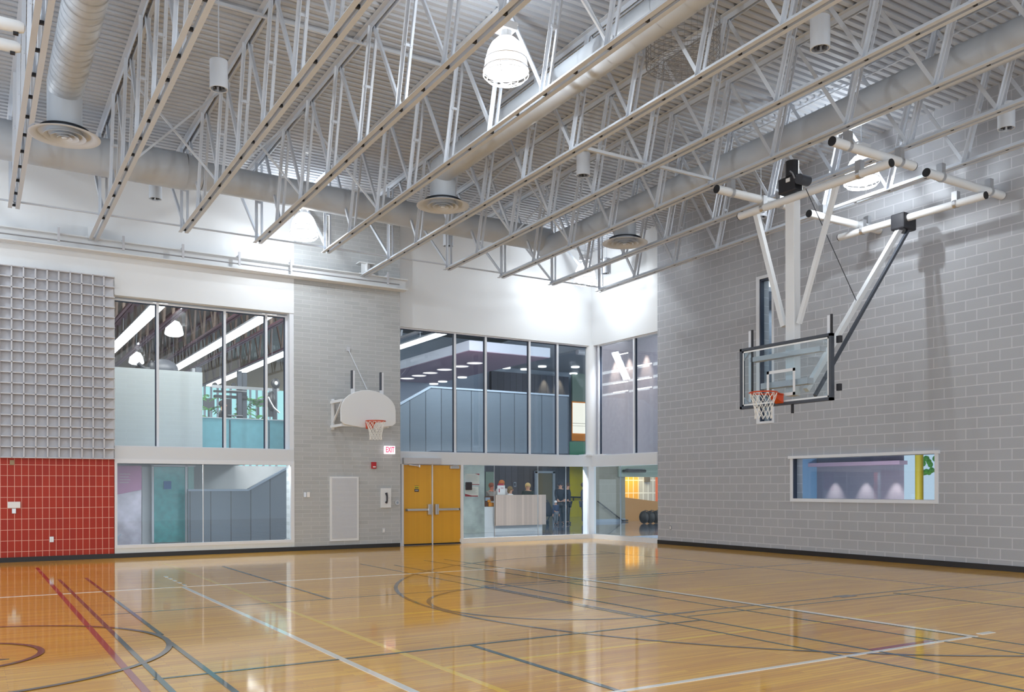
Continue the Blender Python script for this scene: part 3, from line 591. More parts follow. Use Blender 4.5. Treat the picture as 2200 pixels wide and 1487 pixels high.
MB().path([(-3.52, c.y - 0.08, 6.72), (-3.56, c.y - 0.16, 6.66), (-3.55, c.y - 0.2, 6.56)], 0.012).build('cable', 'grey', wn)

# ------------------------------------------------------------------ roof trusses
X9, SP = -14.48, 1.47
NP, PIT, YE = 15, 1.4, -2.05
def hb(y): return 6.50 - 0.0205 * y
def truss_proto(x):
    t = thing('roof_truss', '', 'roof truss', (x, YE, hb(YE)), 'white roof trusses running away from the left wall')
    g = 0.026
    yend = YE - NP * PIT
    def chord(y0, y1, zf, sgn, lw, name):
        m = MB()
        for s in (-1, 1):
            x0 = x + s * g
            a0, a1 = zf(y0), zf(y1)
            m.bar((x0 + s * lw / 2, y0, a0), (x0 + s * lw / 2, y1, a1), lw, 0.009)
            m.bar((x0 + s * 0.0045, y0, a0 + sgn * lw / 2), (x0 + s * 0.0045, y1, a1 + sgn * lw / 2), 0.009, lw)
        m.build(name, 'steel', t)
    chord(YE + 0.12, yend, hb, 1, 0.068, 'bottom_chord')
    chord(-0.1, yend, lambda y: roof(y) - 0.006, -1, 0.075, 'top_chord')
    ht = lambda y: roof(y) - 0.05
    proto_d = proto_s = proto_b = None
    for k in range(NP):
        y = YE - k * PIT; off = 0.0 if k == 0 else 0.45
        # single diagonal, up towards the wall
        yt = y + 0.95 if k else -0.35
        dl = yt - y
        if k in (0, 1):
            d = MB().bar((x, y, hb(y) + 0.03), (x, yt, ht(yt)), 0.055, 0.012, (1, 0, 0)).bar((x + 0.024, y, hb(y) + 0.03), (x + 0.024, yt, ht(yt)), 0.008, 0.05, (1, 0, 0)).build('web_diagonal', 'steel', t)
            if k: proto_d = (d, y)
        else:
            c = proto_d[0].copy(); COL.objects.link(c); c.location = (0, y - proto_d[1], hb(y) - hb(proto_d[1]))
        if k in (0, 1):
            m = MB()
            for s in (-1, 1):
                m.bar((x + s * 0.058, y, hb(y) + 0.02), (x + s * 0.058, y - off, ht(y - off)), 0.008, 0.05, (1, 0, 0))
                m.bar((x + s * 0.036, y - 0.02, hb(y) + 0.02), (x + s * 0.036, y - off - 0.02, ht(y - off)), 0.045, 0.008, (1, 0, 0))
            yc = y - off * 0.5; zc_ = (hb(y) + ht(y - off)) / 2
            m.box((x - 0.055, yc - 0.03, zc_ - 0.02), (x + 0.055, yc + 0.03, zc_ + 0.02))
            d = m.build('web_post', 'steel', t)
            if k: proto_s = (d, y)
        else:
            c = proto_s[0].copy(); COL.objects.link(c); c.location = (0, y - proto_s[1], hb(y) - hb(proto_s[1]))
        if k == 0:
            proto_b = MB().box((x - g, y + 0.02, hb(y) + 0.002), (x + g, y - 0.02, hb(y) + 0.04)).build('spacer_block', 'black', t); yb0 = y
        else:
            c = proto_b.copy(); COL.objects.link(c); c.location = (0, y - yb0, hb(y) - hb(yb0))
        c = proto_b.copy(); COL.objects.link(c); c.location = (0, y - PIT / 2 - yb0, hb(y - PIT / 2) - hb(yb0))
    return t
tl = ['nearest the right block wall', 'second out from the right block wall', 'third from the right block wall, crossing the right duct',
      'fourth from the right block wall, between two ducts', 'fifth from the right block wall, just right of the middle duct', 'passing in front of the middle duct',
      'third from the left duct, right of the nearest light can', 'second right of the big left duct', 'first right of the big left duct', 'left of the big left duct, seen almost end-on', 'cut by the left edge of the picture']
T0 = None
for i in range(11):
    x = X9 + SP * (9 - i); lab = 'white steel roof truss ' + tl[i]
    if T0 is None: T0 = truss_proto(x); T0['label'] = lab
    else: copy_tree(T0, None, (x, YE, hb(YE)), lab)
# bridging angles tying the lower chords, X braces
def truss_x(i): return X9 + SP * (9 - i)
t = thing('bridging_angle', 'thin white angle tying the lower chord ends along the left wall', 'brace', (-8, YE, hb(YE)))
MB().bar((truss_x(10), YE, hb(YE) + 0.09), (truss_x(0), YE, hb(YE) + 0.09), 0.03, 0.03).build('angle', 'steel', t)
def xbrace(i, y, lab):
    xa, xb = truss_x(i), truss_x(i - 1); t = thing('cross_brace', lab, 'brace', ((xa + xb) / 2, y, hb(y)), 'crossed angles between trusses')
    MB().bar((xa, y, hb(y) + 0.05), (xb, y, roof(y) - 0.08), 0.03, 0.03).build('angle', 'steel', t); MB().bar((xb, y + 0.04, hb(y) + 0.05), (xa, y + 0.04, roof(y) - 0.08), 0.03, 0.03).build('angle', 'steel', t)
for i, y, lab in ((8, -4.9, 'crossed thin angles between the two trusses right of the left duct'), (7, -4.9, 'crossed thin angles above the left end of the wall duct'), (6, -4.9, 'crossed thin angles above the long wall duct, left of the middle duct'),
                  (4, -4.9, 'crossed thin angles right of the middle duct drop'), (3, -4.9, 'crossed thin angles left of the right duct'), (6, -11.9, 'crossed thin angles at the top of the picture left of the dome lamp')):
    xbrace(i, y, lab)
for i, y, z, lab in ((4, -9.1, 0.10, 'short white tie angle at the lower chords beside the middle duct lamp'), (8, -7.6, 1.60, 'white tie angle under the deck left of the light can')):
    xa, xb = truss_x(i), truss_x(i - 2 if z < 1 else i - 3)
    t = thing('tie_angle', lab, 'brace', ((xa + xb) / 2, y, hb(y) + z)); MB().bar((xa, y, hb(y) + z), (xb, y, hb(y) + z), 0.045, 0.045).build('angle', 'steel', t)

# ------------------------------------------------------------------ ducts
def duct(label, p, q, r, seam=0.0, name='air_duct', pitch=0.5, r2=None, cap=True):
    p, q = Vector(p), Vector(q); t = thing(name, label, 'duct', (p + q) / 2 - Vector((0, 0, r)))
    L = (q - p).length; d = (q - p) / L; s = MB().tube(p, q, r, 36, r2, caps=cap); k = pitch
    while k < L:
        s.tube(p + d * (k - 0.006), p + d * (k + 0.006), r + 0.003, 36, caps=False); k += pitch
    s.build('shell', 'duct', t, smooth=True); return t
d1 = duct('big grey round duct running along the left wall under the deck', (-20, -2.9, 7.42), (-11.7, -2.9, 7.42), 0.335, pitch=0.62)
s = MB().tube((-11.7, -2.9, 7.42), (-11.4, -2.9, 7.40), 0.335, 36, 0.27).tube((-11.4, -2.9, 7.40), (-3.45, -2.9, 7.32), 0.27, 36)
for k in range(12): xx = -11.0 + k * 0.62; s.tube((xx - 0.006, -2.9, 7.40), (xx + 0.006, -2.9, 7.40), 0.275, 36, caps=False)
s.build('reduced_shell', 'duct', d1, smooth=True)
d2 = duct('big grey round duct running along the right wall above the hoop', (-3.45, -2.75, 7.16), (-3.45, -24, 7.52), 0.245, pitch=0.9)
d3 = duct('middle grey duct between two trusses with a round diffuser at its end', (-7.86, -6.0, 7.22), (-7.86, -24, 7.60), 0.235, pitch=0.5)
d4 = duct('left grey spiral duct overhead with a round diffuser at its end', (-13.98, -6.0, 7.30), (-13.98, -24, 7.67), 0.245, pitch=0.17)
MB().ball((-3.45, -2.9, 7.25), 0.275, n=24, m=14).build('elbow', 'duct', d1, smooth=True)
def diffuser(label, x, y, zt):
    zb_ = 6.60; t = thing('air_diffuser', label, 'air diffuser', (x, y, zb_), 'round stepped air diffusers on ducts')
    MB().tube((x, y, zb_ + 0.03), (x, y, zt), 0.235, 32).build('neck', 'duct', t, smooth=True)
    MB().lathe([(0.235, 0.07), (0.32, 0.05), (0.455, 0.012), (0.48, 0.0), (0.455, -0.006), (0.37, 0.02), (0.34, 0.06)], (x, y, zb_), 48).build('outer_cone', 'steel', t, smooth=True)
    for k, (r, z) in enumerate(((0.285, -0.012), (0.19, -0.022), (0.105, -0.03))):
        MB().lathe([(r - 0.075, z + 0.085), (r - 0.045, z + 0.035), (r, z + 0.004), (r, z), (r - 0.05, z + 0.028), (r - 0.08, z + 0.08)], (x, y, zb_), 48).build('inner_cone', 'steel', t, smooth=True)
    MB().lathe([(0.0, 0.10), (0.335, 0.10)], (x, y, zb_), 48).build('throat', 'darkgrey', t)
    MB().lathe([(0.0, -0.035), (0.03, -0.035), (0.045, -0.02)], (x, y, zb_), 24).build('centre_cap', 'steel', t, smooth=True)
p = onZ(137, 288, 6.60); diffuser('round diffuser below the left spiral duct', -13.98, p.y + 0.1, 7.3)
p = onZ(952, 443, 6.60); diffuser('round diffuser below the middle duct', -7.80, p.y, 7.25)
p = onZ(1355, 525, 6.60); diffuser('round diffuser below the right duct near the room corner', -3.40, p.y, 7.2)

# ------------------------------------------------------------------ high bay lamps and light cans
def highbay(x, y, label):
    z = 6.92; t = thing('high_bay_lamp', label, 'ceiling lamp', (x, y, z), 'prismatic dome high bay lamps')
    prof = [(0.065, 0.42), (0.13, 0.395), (0.195, 0.33), (0.24, 0.24), (0.268, 0.14), (0.285, 0.04), (0.288, 0.0)]
    MB().lathe(prof, (x, y, z), 36).build('dome', 'dome', t, smooth=True)
    MB().lathe([(0.288, 0.0), (0.25, -0.045), (0.15, -0.075), (0.0, -0.085)], (x, y, z), 36).build('lens', 'lens', t, smooth=True)
    MB().ring((x, y, z + 0.12), 0.275, 0.006, 36, 5).ring((x, y, z), 0.291, 0.008, 36, 5).build('band', 'chrome', t, smooth=True)
    MB().lathe([(0.03, 0.56), (0.07, 0.55), (0.07, 0.42)], (x, y, z), 20).box((x - 0.11, y - 0.11, z + 0.50), (x + 0.11, y + 0.11, z + 0.60)).box((x - 0.16, y - 0.05, z + 0.60), (x + 0.16, y + 0.05, z + 0.63)).build('ballast', 'white', t)
    w = MB()
    for r, zz in ((0.30, -0.02), (0.30, -0.07), (0.25, -0.12), (0.16, -0.145), (0.07, -0.155)): w.ring((x, y, z + zz), r, 0.005, 30, 4)
    for k in range(8):
        a = 2 * PI * k / 8; e = Vector((math.cos(a), math.sin(a), 0)); c0 = Vector((x, y, z))
        w.path([c0 + e * 0.29 + Vector((0, 0, 0.0)), c0 + e * 0.30 + Vector((0, 0, -0.07)), c0 + e * 0.25 + Vector((0, 0, -0.12)), c0 + e * 0.07 + Vector((0, 0, -0.155))], 0.0045, 4)
    w.build('wire_guard', 'white', t)
    MB().tube((x, y, z + 0.62), (x, y, roof(y)), 0.011, 8).build('hanger_rod', 'steel', t)
    light('POINT', 'high_bay_light', (x, y, z - 0.115), HIGHBAY_W * 0.72, 0.03, (0.90, 0.96, 1.0)); light('POINT', 'high_bay_uplight', (x, y + 0.17, z + 0.50), HIGHBAY_W * 0.28, 0.03, (0.90, 0.96, 1.0))
for u, v, lb in ((1087, 150, 'large glowing dome lamp with wire guard at the top middle of the picture'), (653, 500, 'glowing dome lamp in front of the left wall above the window bay'),
                 (1851, 385, 'glowing dome lamp behind the hoop pipes near the right wall'), (1257, 600, 'glowing dome lamp in the room corner below the duct elbow')):
    p = onZ(u, v, 6.92); highbay(p.x, p.y, lb)
for x, y in ((-16.6, -2.0), (-16.6, -10.2), (-16.6, -18.9), (-9.2, -18.9), (-2.0, -18.9)):
    highbay(x, y, 'glowing dome lamp under the roof outside the picture')
CANS = [(470, 192, 'top left, in front of the deck between trusses'), (334, 428, 'left, low behind the wall duct'), (1253, 378, 'in the middle of the ceiling among the trusses'), (963, 529, 'in front of the white corner wall'),
        (1303, 588, 'in the corner beside the dome lamp'), (1762, 105, 'top right, the nearest one'), (2162, 277, 'at the right edge of the picture'), (1635, 467, 'behind the hoop mast')]
P0 = None
for u, v, lb in CANS:
    zc_ = 7.12 if u in (334, 963, 1303) else 6.9
    p = onZ(u, v, zc_); lab = 'grey cylinder downlight on a rod, ' + lb
    if P0 is None:
        t = P0 = thing('cylinder_light', lab, 'ceiling lamp', p, 'grey cylinder downlights on rods'); x, y = p.x, p.y
        MB().lathe([(0.0, 0.40), (0.10, 0.40), (0.12, 0.385), (0.12, 0.0), (0.105, 0.0), (0.10, 0.05), (0.085, 0.10), (0.0, 0.12)], (x, y, 6.9), 32).build('cylinder', 'steel', t, smooth=True)
        MB().lathe([(0.104, 0.004), (0.098, 0.05), (0.07, 0.11)], (x, y, 6.9), 32).build('reflector', 'chrome', t, smooth=True)
        mb = MB()
        for k in range(6): a = k * PI / 3; mb.box((x + 0.06 * math.cos(a) - 0.012, y + 0.06 * math.sin(a) - 0.012, 6.91), (x + 0.06 * math.cos(a) + 0.012, y + 0.06 * math.sin(a) + 0.012, 6.99))
        mb.build('baffle', 'darkgrey', t)
    else: t = copy_tree(P0, None, p, lab)
    MB().tube((p.x, p.y, zc_ + 0.40), (p.x, p.y, roof(p.y) - 0.02), 0.008, 8).build('rod', 'steel', t)
# wire cage hanging below the deck
c = onZ(1467, 140, 7.35); cg = thing('wire_cage', 'dark round wire mesh cage hanging under the deck', 'wire cage', (c.x, c.y, 7.35)); w = MB()
for k in range(9): w.ring((c.x, c.y, 7.35), 0.06 + 0.055 * k, 0.004, 36, 4)
for k in range(9): w.ring((c.x, c.y, 7.37 + 0.07 * k), 0.51, 0.004, 36, 4)
for k in range(36):
    a = 2 * PI * k / 36; e = Vector((math.cos(a), math.sin(a), 0)); b_ = Vector((c.x, c.y, 7.35)); w.tube(b_ + e * 0.06, b_ + e * 0.51, 0.003, 4); w.tube(b_ + e * 0.51, b_ + e * 0.51 + Vector((0, 0, 0.60)), 0.003, 4)
w.build('mesh', 'grey', cg); w = MB()
for k in range(3): a = 2 * PI * k / 3; w.tube((c.x + 0.5 * math.cos(a), c.y + 0.5 * math.sin(a), 7.95), (c.x + 0.5 * math.cos(a), c.y + 0.5 * math.sin(a), roof(c.y)), 0.006, 6)
w.build('hanger', 'grey', cg)
# white camera-like units at the far left edge
for (u, v, lb) in ((35, 57, 'upper white rounded fixture at the left picture edge'), (28, 100, 'lower white rounded fixture at the left picture edge')):
    c = onX(u, v, -14.75); t = thing('round_fixture', lb, 'ceiling fixture', c, 'white rounded fixtures clamped to the left truss')
    MB().path([c + Vector((-0.30, 0.0, 0)), c + Vector((0.02, 0, 0)), c + Vector((0.07, 0, 0)), c + Vector((0.085, 0, 0))], [0.065, 0.065, 0.05, 0.02], 20).build('body', 'white', t, smooth=True)
    MB().box((c.x - 0.03, c.y - 0.02, c.z - 0.09), (c.x + 0.02, c.y + 0.02, c.z - 0.06)).build('bracket', 'black', t)
# ceiling conduits with strap wires near the right wall
for k, (x, lb) in enumerate(((-1.9, 'thin conduit under the deck nearest the right wall'), (-2.35, 'thin conduit under the deck above the right duct'))):
    t = thing('conduit', lb, 'conduit', (x, -10, roof(-10) - 0.05)); MB().tube((x, -1, roof(-1) - 0.05), (x, -24, roof(-24) - 0.05), 0.014, 8).build('pipe', 'steel', t)
# crane-style I beam along the left wall with its tension rod
ib = thing('rail_beam', 'white steel I-beam running along the left wall above the windows', 'steel beam', (-12, -0.5, 6.3))
XE = onY(872, 610, -0.42).x; z0, z1 = 6.30, 6.56; ya, yb = YL - 0.01, YL - 0.30; ym_ = (ya + yb) / 2
MB().box((-26, ya, z0), (XE, yb, z0 + 0.018)).box((-26, ya, z1 - 0.018), (XE, yb, z1)).box((-26, ym_ - 0.006, z0), (XE, ym_ + 0.006, z1)).build('beam', 'white', ib)
MB().tube((-26, yb - 0.03, 6.40), (XE - 0.25, yb - 0.03, 6.40), 0.014, 8).build('rod', 'grey', ib)
for u in (126, 265, 393, 514, 625, 833):
    c = onY(u, 520, yb - 0.03); MB().box((c.x - 0.022, yb - 0.06, 6.37), (c.x + 0.022, yb - 0.02, 6.66)).box((c.x - 0.02, yb - 0.02, 6.56), (c.x + 0.02, ym_, 6.60)).build('rod_hanger', 'grille', ib)
st = thing('beam_bracket', 'white steel beam stub carrying a truss on the pier', 'steel bracket', (-7.05, YL, 6.56))
MB().box((-7.25, YL - 0.02, 6.57), (-6.85, YL - 0.26, 6.585)).box((-7.06, YL - 0.02, 6.585), (-7.04, YL - 0.26, 6.83)).box((-7.16, YL - 0.14, 6.585), (-6.94, YL - 0.155, 6.83)).box((-7.25, YL - 0.02, 6.83), (-6.85, YL - 0.26, 6.85)).build('stub', 'white', st)
st = thing('beam_bracket', 'white steel beam stub carrying a truss at the left of the wall', 'steel bracket', (-12.95, YL, 6.56))
MB().box((-13.15, YL - 0.02, 6.57), (-12.80, YL - 0.26, 6.585)).box((-13.0, YL - 0.02, 6.585), (-12.98, YL - 0.26, 6.83)).box((-13.10, YL - 0.14, 6.585), (-12.88, YL - 0.155, 6.83)).build('stub', 'white', st)
for i, lb in ((8, 'white chord extension resting on the wall beam at left'), (4, 'white chord extension resting on the wall beam at the pier')):
    x = truss_x(i); t = thing('chord_extension', lb, 'steel chord', (x, -1.3, 6.53)); m = MB()
    for s in (-1, 1): m.bar((x + s * 0.06, YE + 0.12, hb(YE)), (x + s * 0.06, YL - 0.2, hb(YL) + 0.01), 0.068, 0.01); m.bar((x + s * 0.03, YE + 0.12, hb(YE) + 0.034), (x + s * 0.03, YL - 0.2, hb(YL) + 0.044), 0.009, 0.068)
    m.build('angle', 'steel', t)

# ================================================================== rooms beyond the glass
# ---- storey with the fitness gallery (upper left window)
struct(MB().box((-22, 25, 2.0), (-1.0, 25.2, 9)).build('wall_gallery_back', 'tan'))
struct(MB().box((-22, 0.35, 8.0), (-1.0, 25.2, 8.1)).build('ceiling_gallery', mat('gallery_deck', (0.42, 0.36, 0.31), 0.6)))
struct(MB().box((-22, 0.25, 2.08), (-8.9, 25, 2.30)).build('floor_gallery', 'grey'))
struct(MB().box((-22, 0.3, 2.3), (-21.9, 25, 8)).build('wall_gallery_left', 'tan'))
M['web_tan'] = mat('warm_grey_steel', (0.25, 0.19, 0.16), 0.6); M['mauvesteel'] = mat('mauve_painted_steel', (0.34, 0.19, 0.24), 0.5)
hwX = onY(435, 850, 1.0).x; hwZ = onY(430, 800, 1.0).z
struct(MB().box((-16, 1.0, 2.3), (hwX, 1.25, hwZ)).build('wall_half_height', 'whiteblock'))
gz = onY(500, 898, 1.15).z; gx1 = -7.9
gd = thing('glass_guard', 'teal glass guard panels beside the white half wall on the upper floor', 'railing', (-9, 1.15, 2.3))
MB().box((hwX, 1.15, 2.3), (gx1, 1.165, gz - 0.02)).build('panel', 'teal2', gd); MB().box((hwX, 1.13, gz - 0.02), (gx1, 1.19, gz)).build('top_rail', 'frame', gd)
for u in (494, 578): x = onY(u, 900, 1.12).x; MB().box((x - 0.012, 1.12, 2.3), (x + 0.012, 1.14, gz - 0.05)).build('panel_joint', 'dark', gd)
# trusses and linear lamps over the gallery
def gallery_truss(u, v, lab):
    zb_ = 6.35; p = onZ(u, v, zb_); x = p.x; t = thing('roof_truss', lab, 'roof truss', (x, 0.5, zb_), 'mauve roof trusses over the upper fitness floor')
    c = MB()
    for sx in (-0.05, 0.05): c.box((x + sx - 0.035, 0.5, zb_), (x + sx + 0.035, 25, zb_ + 0.06))
    c.build('bottom_chord', 'mauvesteel', t); MB().box((x - 0.09, 0.5, 7.9), (x + 0.09, 25, 8.0)).build('top_chord', 'mauvesteel', t)
    for k in range(17):
        y = 0.7 + k * 1.45; MB().bar((x, y, zb_ + 0.03), (x, y + 0.9, 7.92), 0.05, 0.05).bar((x, y, zb_ + 0.03), (x, y - 0.45 if k else y, 7.92), 0.07, 0.05).build('web', 'web_tan', t)
for u, v, lb in ((266, 674, 'mauve roof truss at the left end of the upper left window'), (320, 728, 'mauve roof truss left of the hanging bright dome seen through glass'), (435, 727, 'mauve roof truss between the first two long lamps'),
                 (500, 748, 'mauve roof truss below the second long lamp'), (570, 770, 'mauve roof truss farthest right seen through the upper left window')):
    gallery_truss(u, v, lb)
def linear_lamp(p, q, lab, w=0.16, m='tube_emit'):
    t = thing('linear_lamp', lab, 'ceiling lamp', p, 'long white linear lamps')
    MB().bar(p, q, w, 0.05).build('diffuser', m, t); MB().bar(Vector(p) + Vector((0, 0, 0.05)), Vector(q) + Vector((0, 0, 0.05)), w + 0.02, 0.05).build('housing', 'steel', t)
    for f_ in (0.1, 0.5, 0.9): c_ = Vector(p).lerp(Vector(q), f_); MB().tube(c_ + Vector((0, 0, 0.07)), (c_.x, c_.y, 8.0), 0.01, 6).build('hanger', 'steel', t)
for (u, v, y0_, y1_, lb) in ((295, 700, 1.6, 16, 'long white lamp crossing the left pane of the upper left window'), (480, 733, 0.6, 17, 'long white lamp crossing the middle of the upper left window'), (570, 778, 1.2, 20, 'long white lamp low at the right of the upper left window')):
    x = onZ(u, v, 6.0).x; linear_lamp((x, y0_, 6.0), (x, y1_, 6.0), lb, 0.30)
def simple_dome(u, v, depth_y, lab):  # emissive dome hung on a rod from the gallery ceiling
    p = onY(u, v, depth_y); t = thing('glowing_dome', lab, 'ceiling lamp', p)
    MB().lathe([(0.05, 0.42), (0.16, 0.38), (0.25, 0.22), (0.30, 0.0), (0.29, -0.05), (0.2, -0.1), (0.0, -0.12)], p, 28).build('dome', emit_mat('dome_glow', (1, 1, 1), 1.6), t, smooth=True)
    MB().tube(p + Vector((0, 0, 0.42)), (p.x, p.y, 8.0), 0.02, 8).build('rod', 'steel', t)
simple_dome(374, 716, 10.5, 'bright dome on a rod seen through the second pane of the upper left window')
simple_dome(293, 778, 19.0, 'smaller bright dome on a rod seen through the first pane of the upper left window')
wd = thing('back_window', 'pale teal window band on the far wall behind the gym machines', 'window', (-3, 24.9, 3))
MB().box((onY(430, 870, 24.9).x, 24.9, 2.2), (onY(604, 870, 24.9).x + 0.3, 24.95, onY(500, 834, 24.9).z)).build('pane', emit_mat('daylit_teal', (0.42, 0.80, 0.82), 0.75), wd)
for u in range(440, 604, 14): x = onY(u, 870, 24.8).x; MB().box((x - 0.05, 24.8, 2.2), (x + 0.05, 24.88, onY(500, 834, 24.9).z)).build('mullion', 'frame', wd)
def at(u, v, Y): return onY(u, v, Y)
# gym machines (Y about 5)
def px_box(mb, u0, v0, u1, v1, Y, d):
    a, b = at(u0, v0, Y), at(u1, v1, Y); return mb.box((a.x, Y, a.z), (b.x, Y + d, b.z))
ym1 = 5.0
cm = thing('cable_machine', 'dark grey cable machine tower behind the teal glass guard', 'gym machine', at(515, 897, ym1))
px_box(px_box(MB(), 511, 797, 520, 981, ym1, 0.12), 521, 800, 531, 981, ym1 + 0.2, 0.12).build('tower', 'charcoal', cm)
px_box(px_box(px_box(MB(), 460, 838, 511, 845, ym1, 0.1), 462, 848, 532, 857, ym1 + 0.1, 0.2), 487, 857, 497, 900, ym1, 0.1).build('frame', 'blackmetal', cm)
px_box(px_box(MB(), 493, 838, 530, 842, ym1 - 0.05, 0.04), 455, 833, 600, 835, ym1 - 0.1, 0.02).build('chrome_bar', 'chrome', cm)
px_box(MB(), 490, 891, 522, 894, ym1 - 0.1, 0.3).build('bench_rail', 'grey', cm)
a, b = at(462, 827, ym1), at(468, 858, ym1); mbm = MB().tube((a.x, ym1, a.z), (a.x, ym1 + 0.06, a.z), 0.07, 20); c2_ = at(502, 827, ym1); mbm.tube((c2_.x, ym1, c2_.z), (c2_.x, ym1 + 0.06, c2_.z), 0.06, 20); mbm.build('pulley', 'blackmetal', cm)
px_box(px_box(MB(), 476, 810, 479, 840, ym1, 0.05), 476, 890, 479, 900, ym1, 0.05).build('post', 'blackmetal', cm)
el = thing('elliptical_trainer', 'black elliptical trainer at the right end of the teal glass guard', 'gym machine', at(590, 897, 4))
a = at(592, 824, 4.0); MB().ball(a, 0.13, 1, 0.5, 1.1).build('console', 'blackmetal', el, smooth=True)
MB().ball(a + Vector((0, -0.06, 0)), 0.05, 1, 0.6, 1.2).build('screen', 'paper', el, smooth=True)
px_box(px_box(MB(), 588, 828, 595, 975, 4.0, 0.12), 580, 842, 588, 895, 4.1, 0.2).build('column', 'darkgrey', el)
MB().path([at(576, 853, 3.9), at(580, 862, 3.9), at(588, 876, 3.9), at(600, 887, 3.9)], 0.025).build('handle', 'chrome', el)
MB().ball(at(584, 862, 4.1), 0.28, 0.5, 0.5, 1.0).build('shroud', 'blackmetal', el, smooth=True)
tm = thing('treadmill', 'black treadmill consoles peeking over the white half wall', 'gym machine', at(350, 796, 4))
MB().ball(at(352, 794, 4.0), 0.36, 1, 0.6, 0.75, 24, 14).build('shroud', 'darkgrey', tm, smooth=True)
MB().ball(at(326, 788, 3.9), 0.15, 0.7, 0.5, 1.1).build('console', 'blackmetal', tm, smooth=True)
MB().path([at(296, 780, 3.8), at(304, 788, 3.8), at(314, 793, 3.8), at(322, 793, 3.8)], 0.05).path([at(285, 793, 3.8), at(300, 795, 3.8), at(312, 797, 3.8)], 0.03).build('handrail', 'blackmetal', tm)
mo = thing('equipment_console', 'dark machine top near the right end of the white half wall', 'gym machine', at(425, 795, 4)); px_box(MB(), 421, 789, 434, 975, 4.0, 0.3).build('body', 'charcoal', mo); px_box(MB(), 413, 791, 420, 975, 4.0, 0.2).build('side', 'grey', mo)
for k, (u0, v0, u1, v1, lb) in enumerate(((437, 855, 461, 878, 'dark screen left of the gym machine tower'), (545, 857, 566, 872, 'dark screen between the palms and the elliptical trainer'))):
    mt = thing('screen', lb, 'screen', at(u0, v1, 7)); px_box(MB(), u0, v0, u1, v1, 7.0, 0.08).build('panel', 'darkgrey', mt); px_box(MB(), (u0 + u1) / 2 - 2, v1, (u0 + u1) / 2 + 2, 985, 7.02, 0.05).build('stand', 'darkgrey', mt)
def palm(u, v, Y, n, L, lab, seed):
    rnd = random.Random(seed); p = at(u, v, Y); t = thing('potted_palm', lab, 'plant', (p.x, Y, 2.3))
    MB().lathe([(0.12, 0), (0.17, 0.32), (0.15, 0.32), (0.11, 0.28)], (p.x, Y, 2.3), 20).build('pot', 'grey', t)
    m = MB(); st_ = MB(); base = Vector((p.x, Y, 2.6))
    for k in range(n):
        a = 2 * PI * k / n + rnd.random(); up = 0.5 + rnd.random() * 0.8; top = Vector((p.x, Y, p.z))
        q = [base.lerp(top, 0.5 + 0.5 * rnd.random())]; d = Vector((math.cos(a), math.sin(a), up)); e = q[0]
        pts_ = [e]
        for j in range(7): d = (d + Vector((0, 0, -0.22))).normalized(); e = e + d * L / 7; pts_.append(e)
        st_.path(pts_, 0.008, 4)
        for j in range(1, 8):
            dd = (pts_[j] - pts_[j - 1]).normalized(); sd = dd.cross(Vector((0, 0, 1))).normalized()
            for s_ in (-1, 1):
                b_ = pts_[j]; tip = b_ + sd * s_ * L * 0.35 * math.sin(PI * j / 8.5) + dd * 0.12 * L + Vector((0, 0, -0.04)); w_ = dd * 0.035
                m.add([b_ - w_, b_ + w_, tip], [(0, 1, 2)])
    m.build('fronds', 'leaf', t); st_.build('stems', 'leaf', t)
palm(449, 850, 6.0, 9, 0.55, 'green palm left of the gym machine tower behind glass', 1); palm(551, 845, 6.0, 11, 0.6, 'green palm right of the gym machine tower behind glass', 2); palm(507, 876, 6.6, 7, 0.35, 'small green plant framed by the gym machine', 3)
light('AREA', 'gallery_fill', (-10.8, 0.45, 6.7), 300, 4.0, (1, 0.97, 0.94), (math.radians(78), 0, 0), None, 1.6)  # unseen area light added behind the window header to brighten the gallery
for o_ in [o for o in bpy.data.objects if o.type == 'LIGHT' and o.name.startswith('gallery')]: pass

# ---- ground floor corridor behind the lower left window and the panelled stair
struct(MB().box((-26, 0.3, -0.1), (40, 45, -0.001)).build('floor_lobby', 'lobbyfloor'))
struct(MB().box((-20, 4.6, 0), (-4.5, 4.8, 2.08)).build('wall_corridor', 'white'))
G = 2.6
def gp(u, v): p = onY(u, v, G); return (p.x, p.z)
pl = [gp(404, 1055), gp(533, 1055), gp(925, 833), gp(1222, 852), gp(1222, 968), gp(925, 968)]
xs_, zs_ = pl[5]; sl = (gp(925, 833)[1] - gp(533, 1055)[1]) / (gp(925, 833)[0] - gp(533, 1055)[0]); xf = xs_ - zs_ / sl
pl += [(xf, 0.0), (pl[0][0], 0.0)]
zt = gp(925, 833)[1]; pl[3] = (pl[3][0], zt); zb2 = gp(925, 968)[1]; pl[4] = (pl[4][0], zb2); pl[1] = (pl[1][0], pl[0][1])
stg = thing('stair_balustrade', 'blue-grey steel panelled stair side wall rising to the right behind the glass', 'staircase', ((pl[0][0] + pl[3][0]) / 2, G, 0))
MB().prism([(x, G, z) for x, z in pl], (0, 0.10, 0)).build('side_panel', 'panelG', stg)
cp = MB(); top = [pl[0], pl[1], (gp(925, 833)[0], zt), pl[3]]
for a, b in zip(top, top[1:]): cp.bar((a[0], G + 0.05, a[1] + 0.02), (b[0], G + 0.05, b[1] + 0.02), 0.14, 0.05)
cp.build('cap_rail', 'bluegrey', stg)
stp = MB(); n = 22
for k in range(n):
    xa = pl[1][0] + 0.3 + k * (top[2][0] - pl[1][0]) / n; stp.box((xa, G + 0.1, 0.15 + k * (zt - 1.2) / n - 0.1), (xa + 0.30, G + 1.5, 0.15 + k * (zt - 1.2) / n))
stp.box((top[2][0] + 0.3, G + 0.1, zb2 + 0.1), (pl[3][0], G + 1.5, zb2 + 0.3)); stp.build('treads', 'concrete', stg)
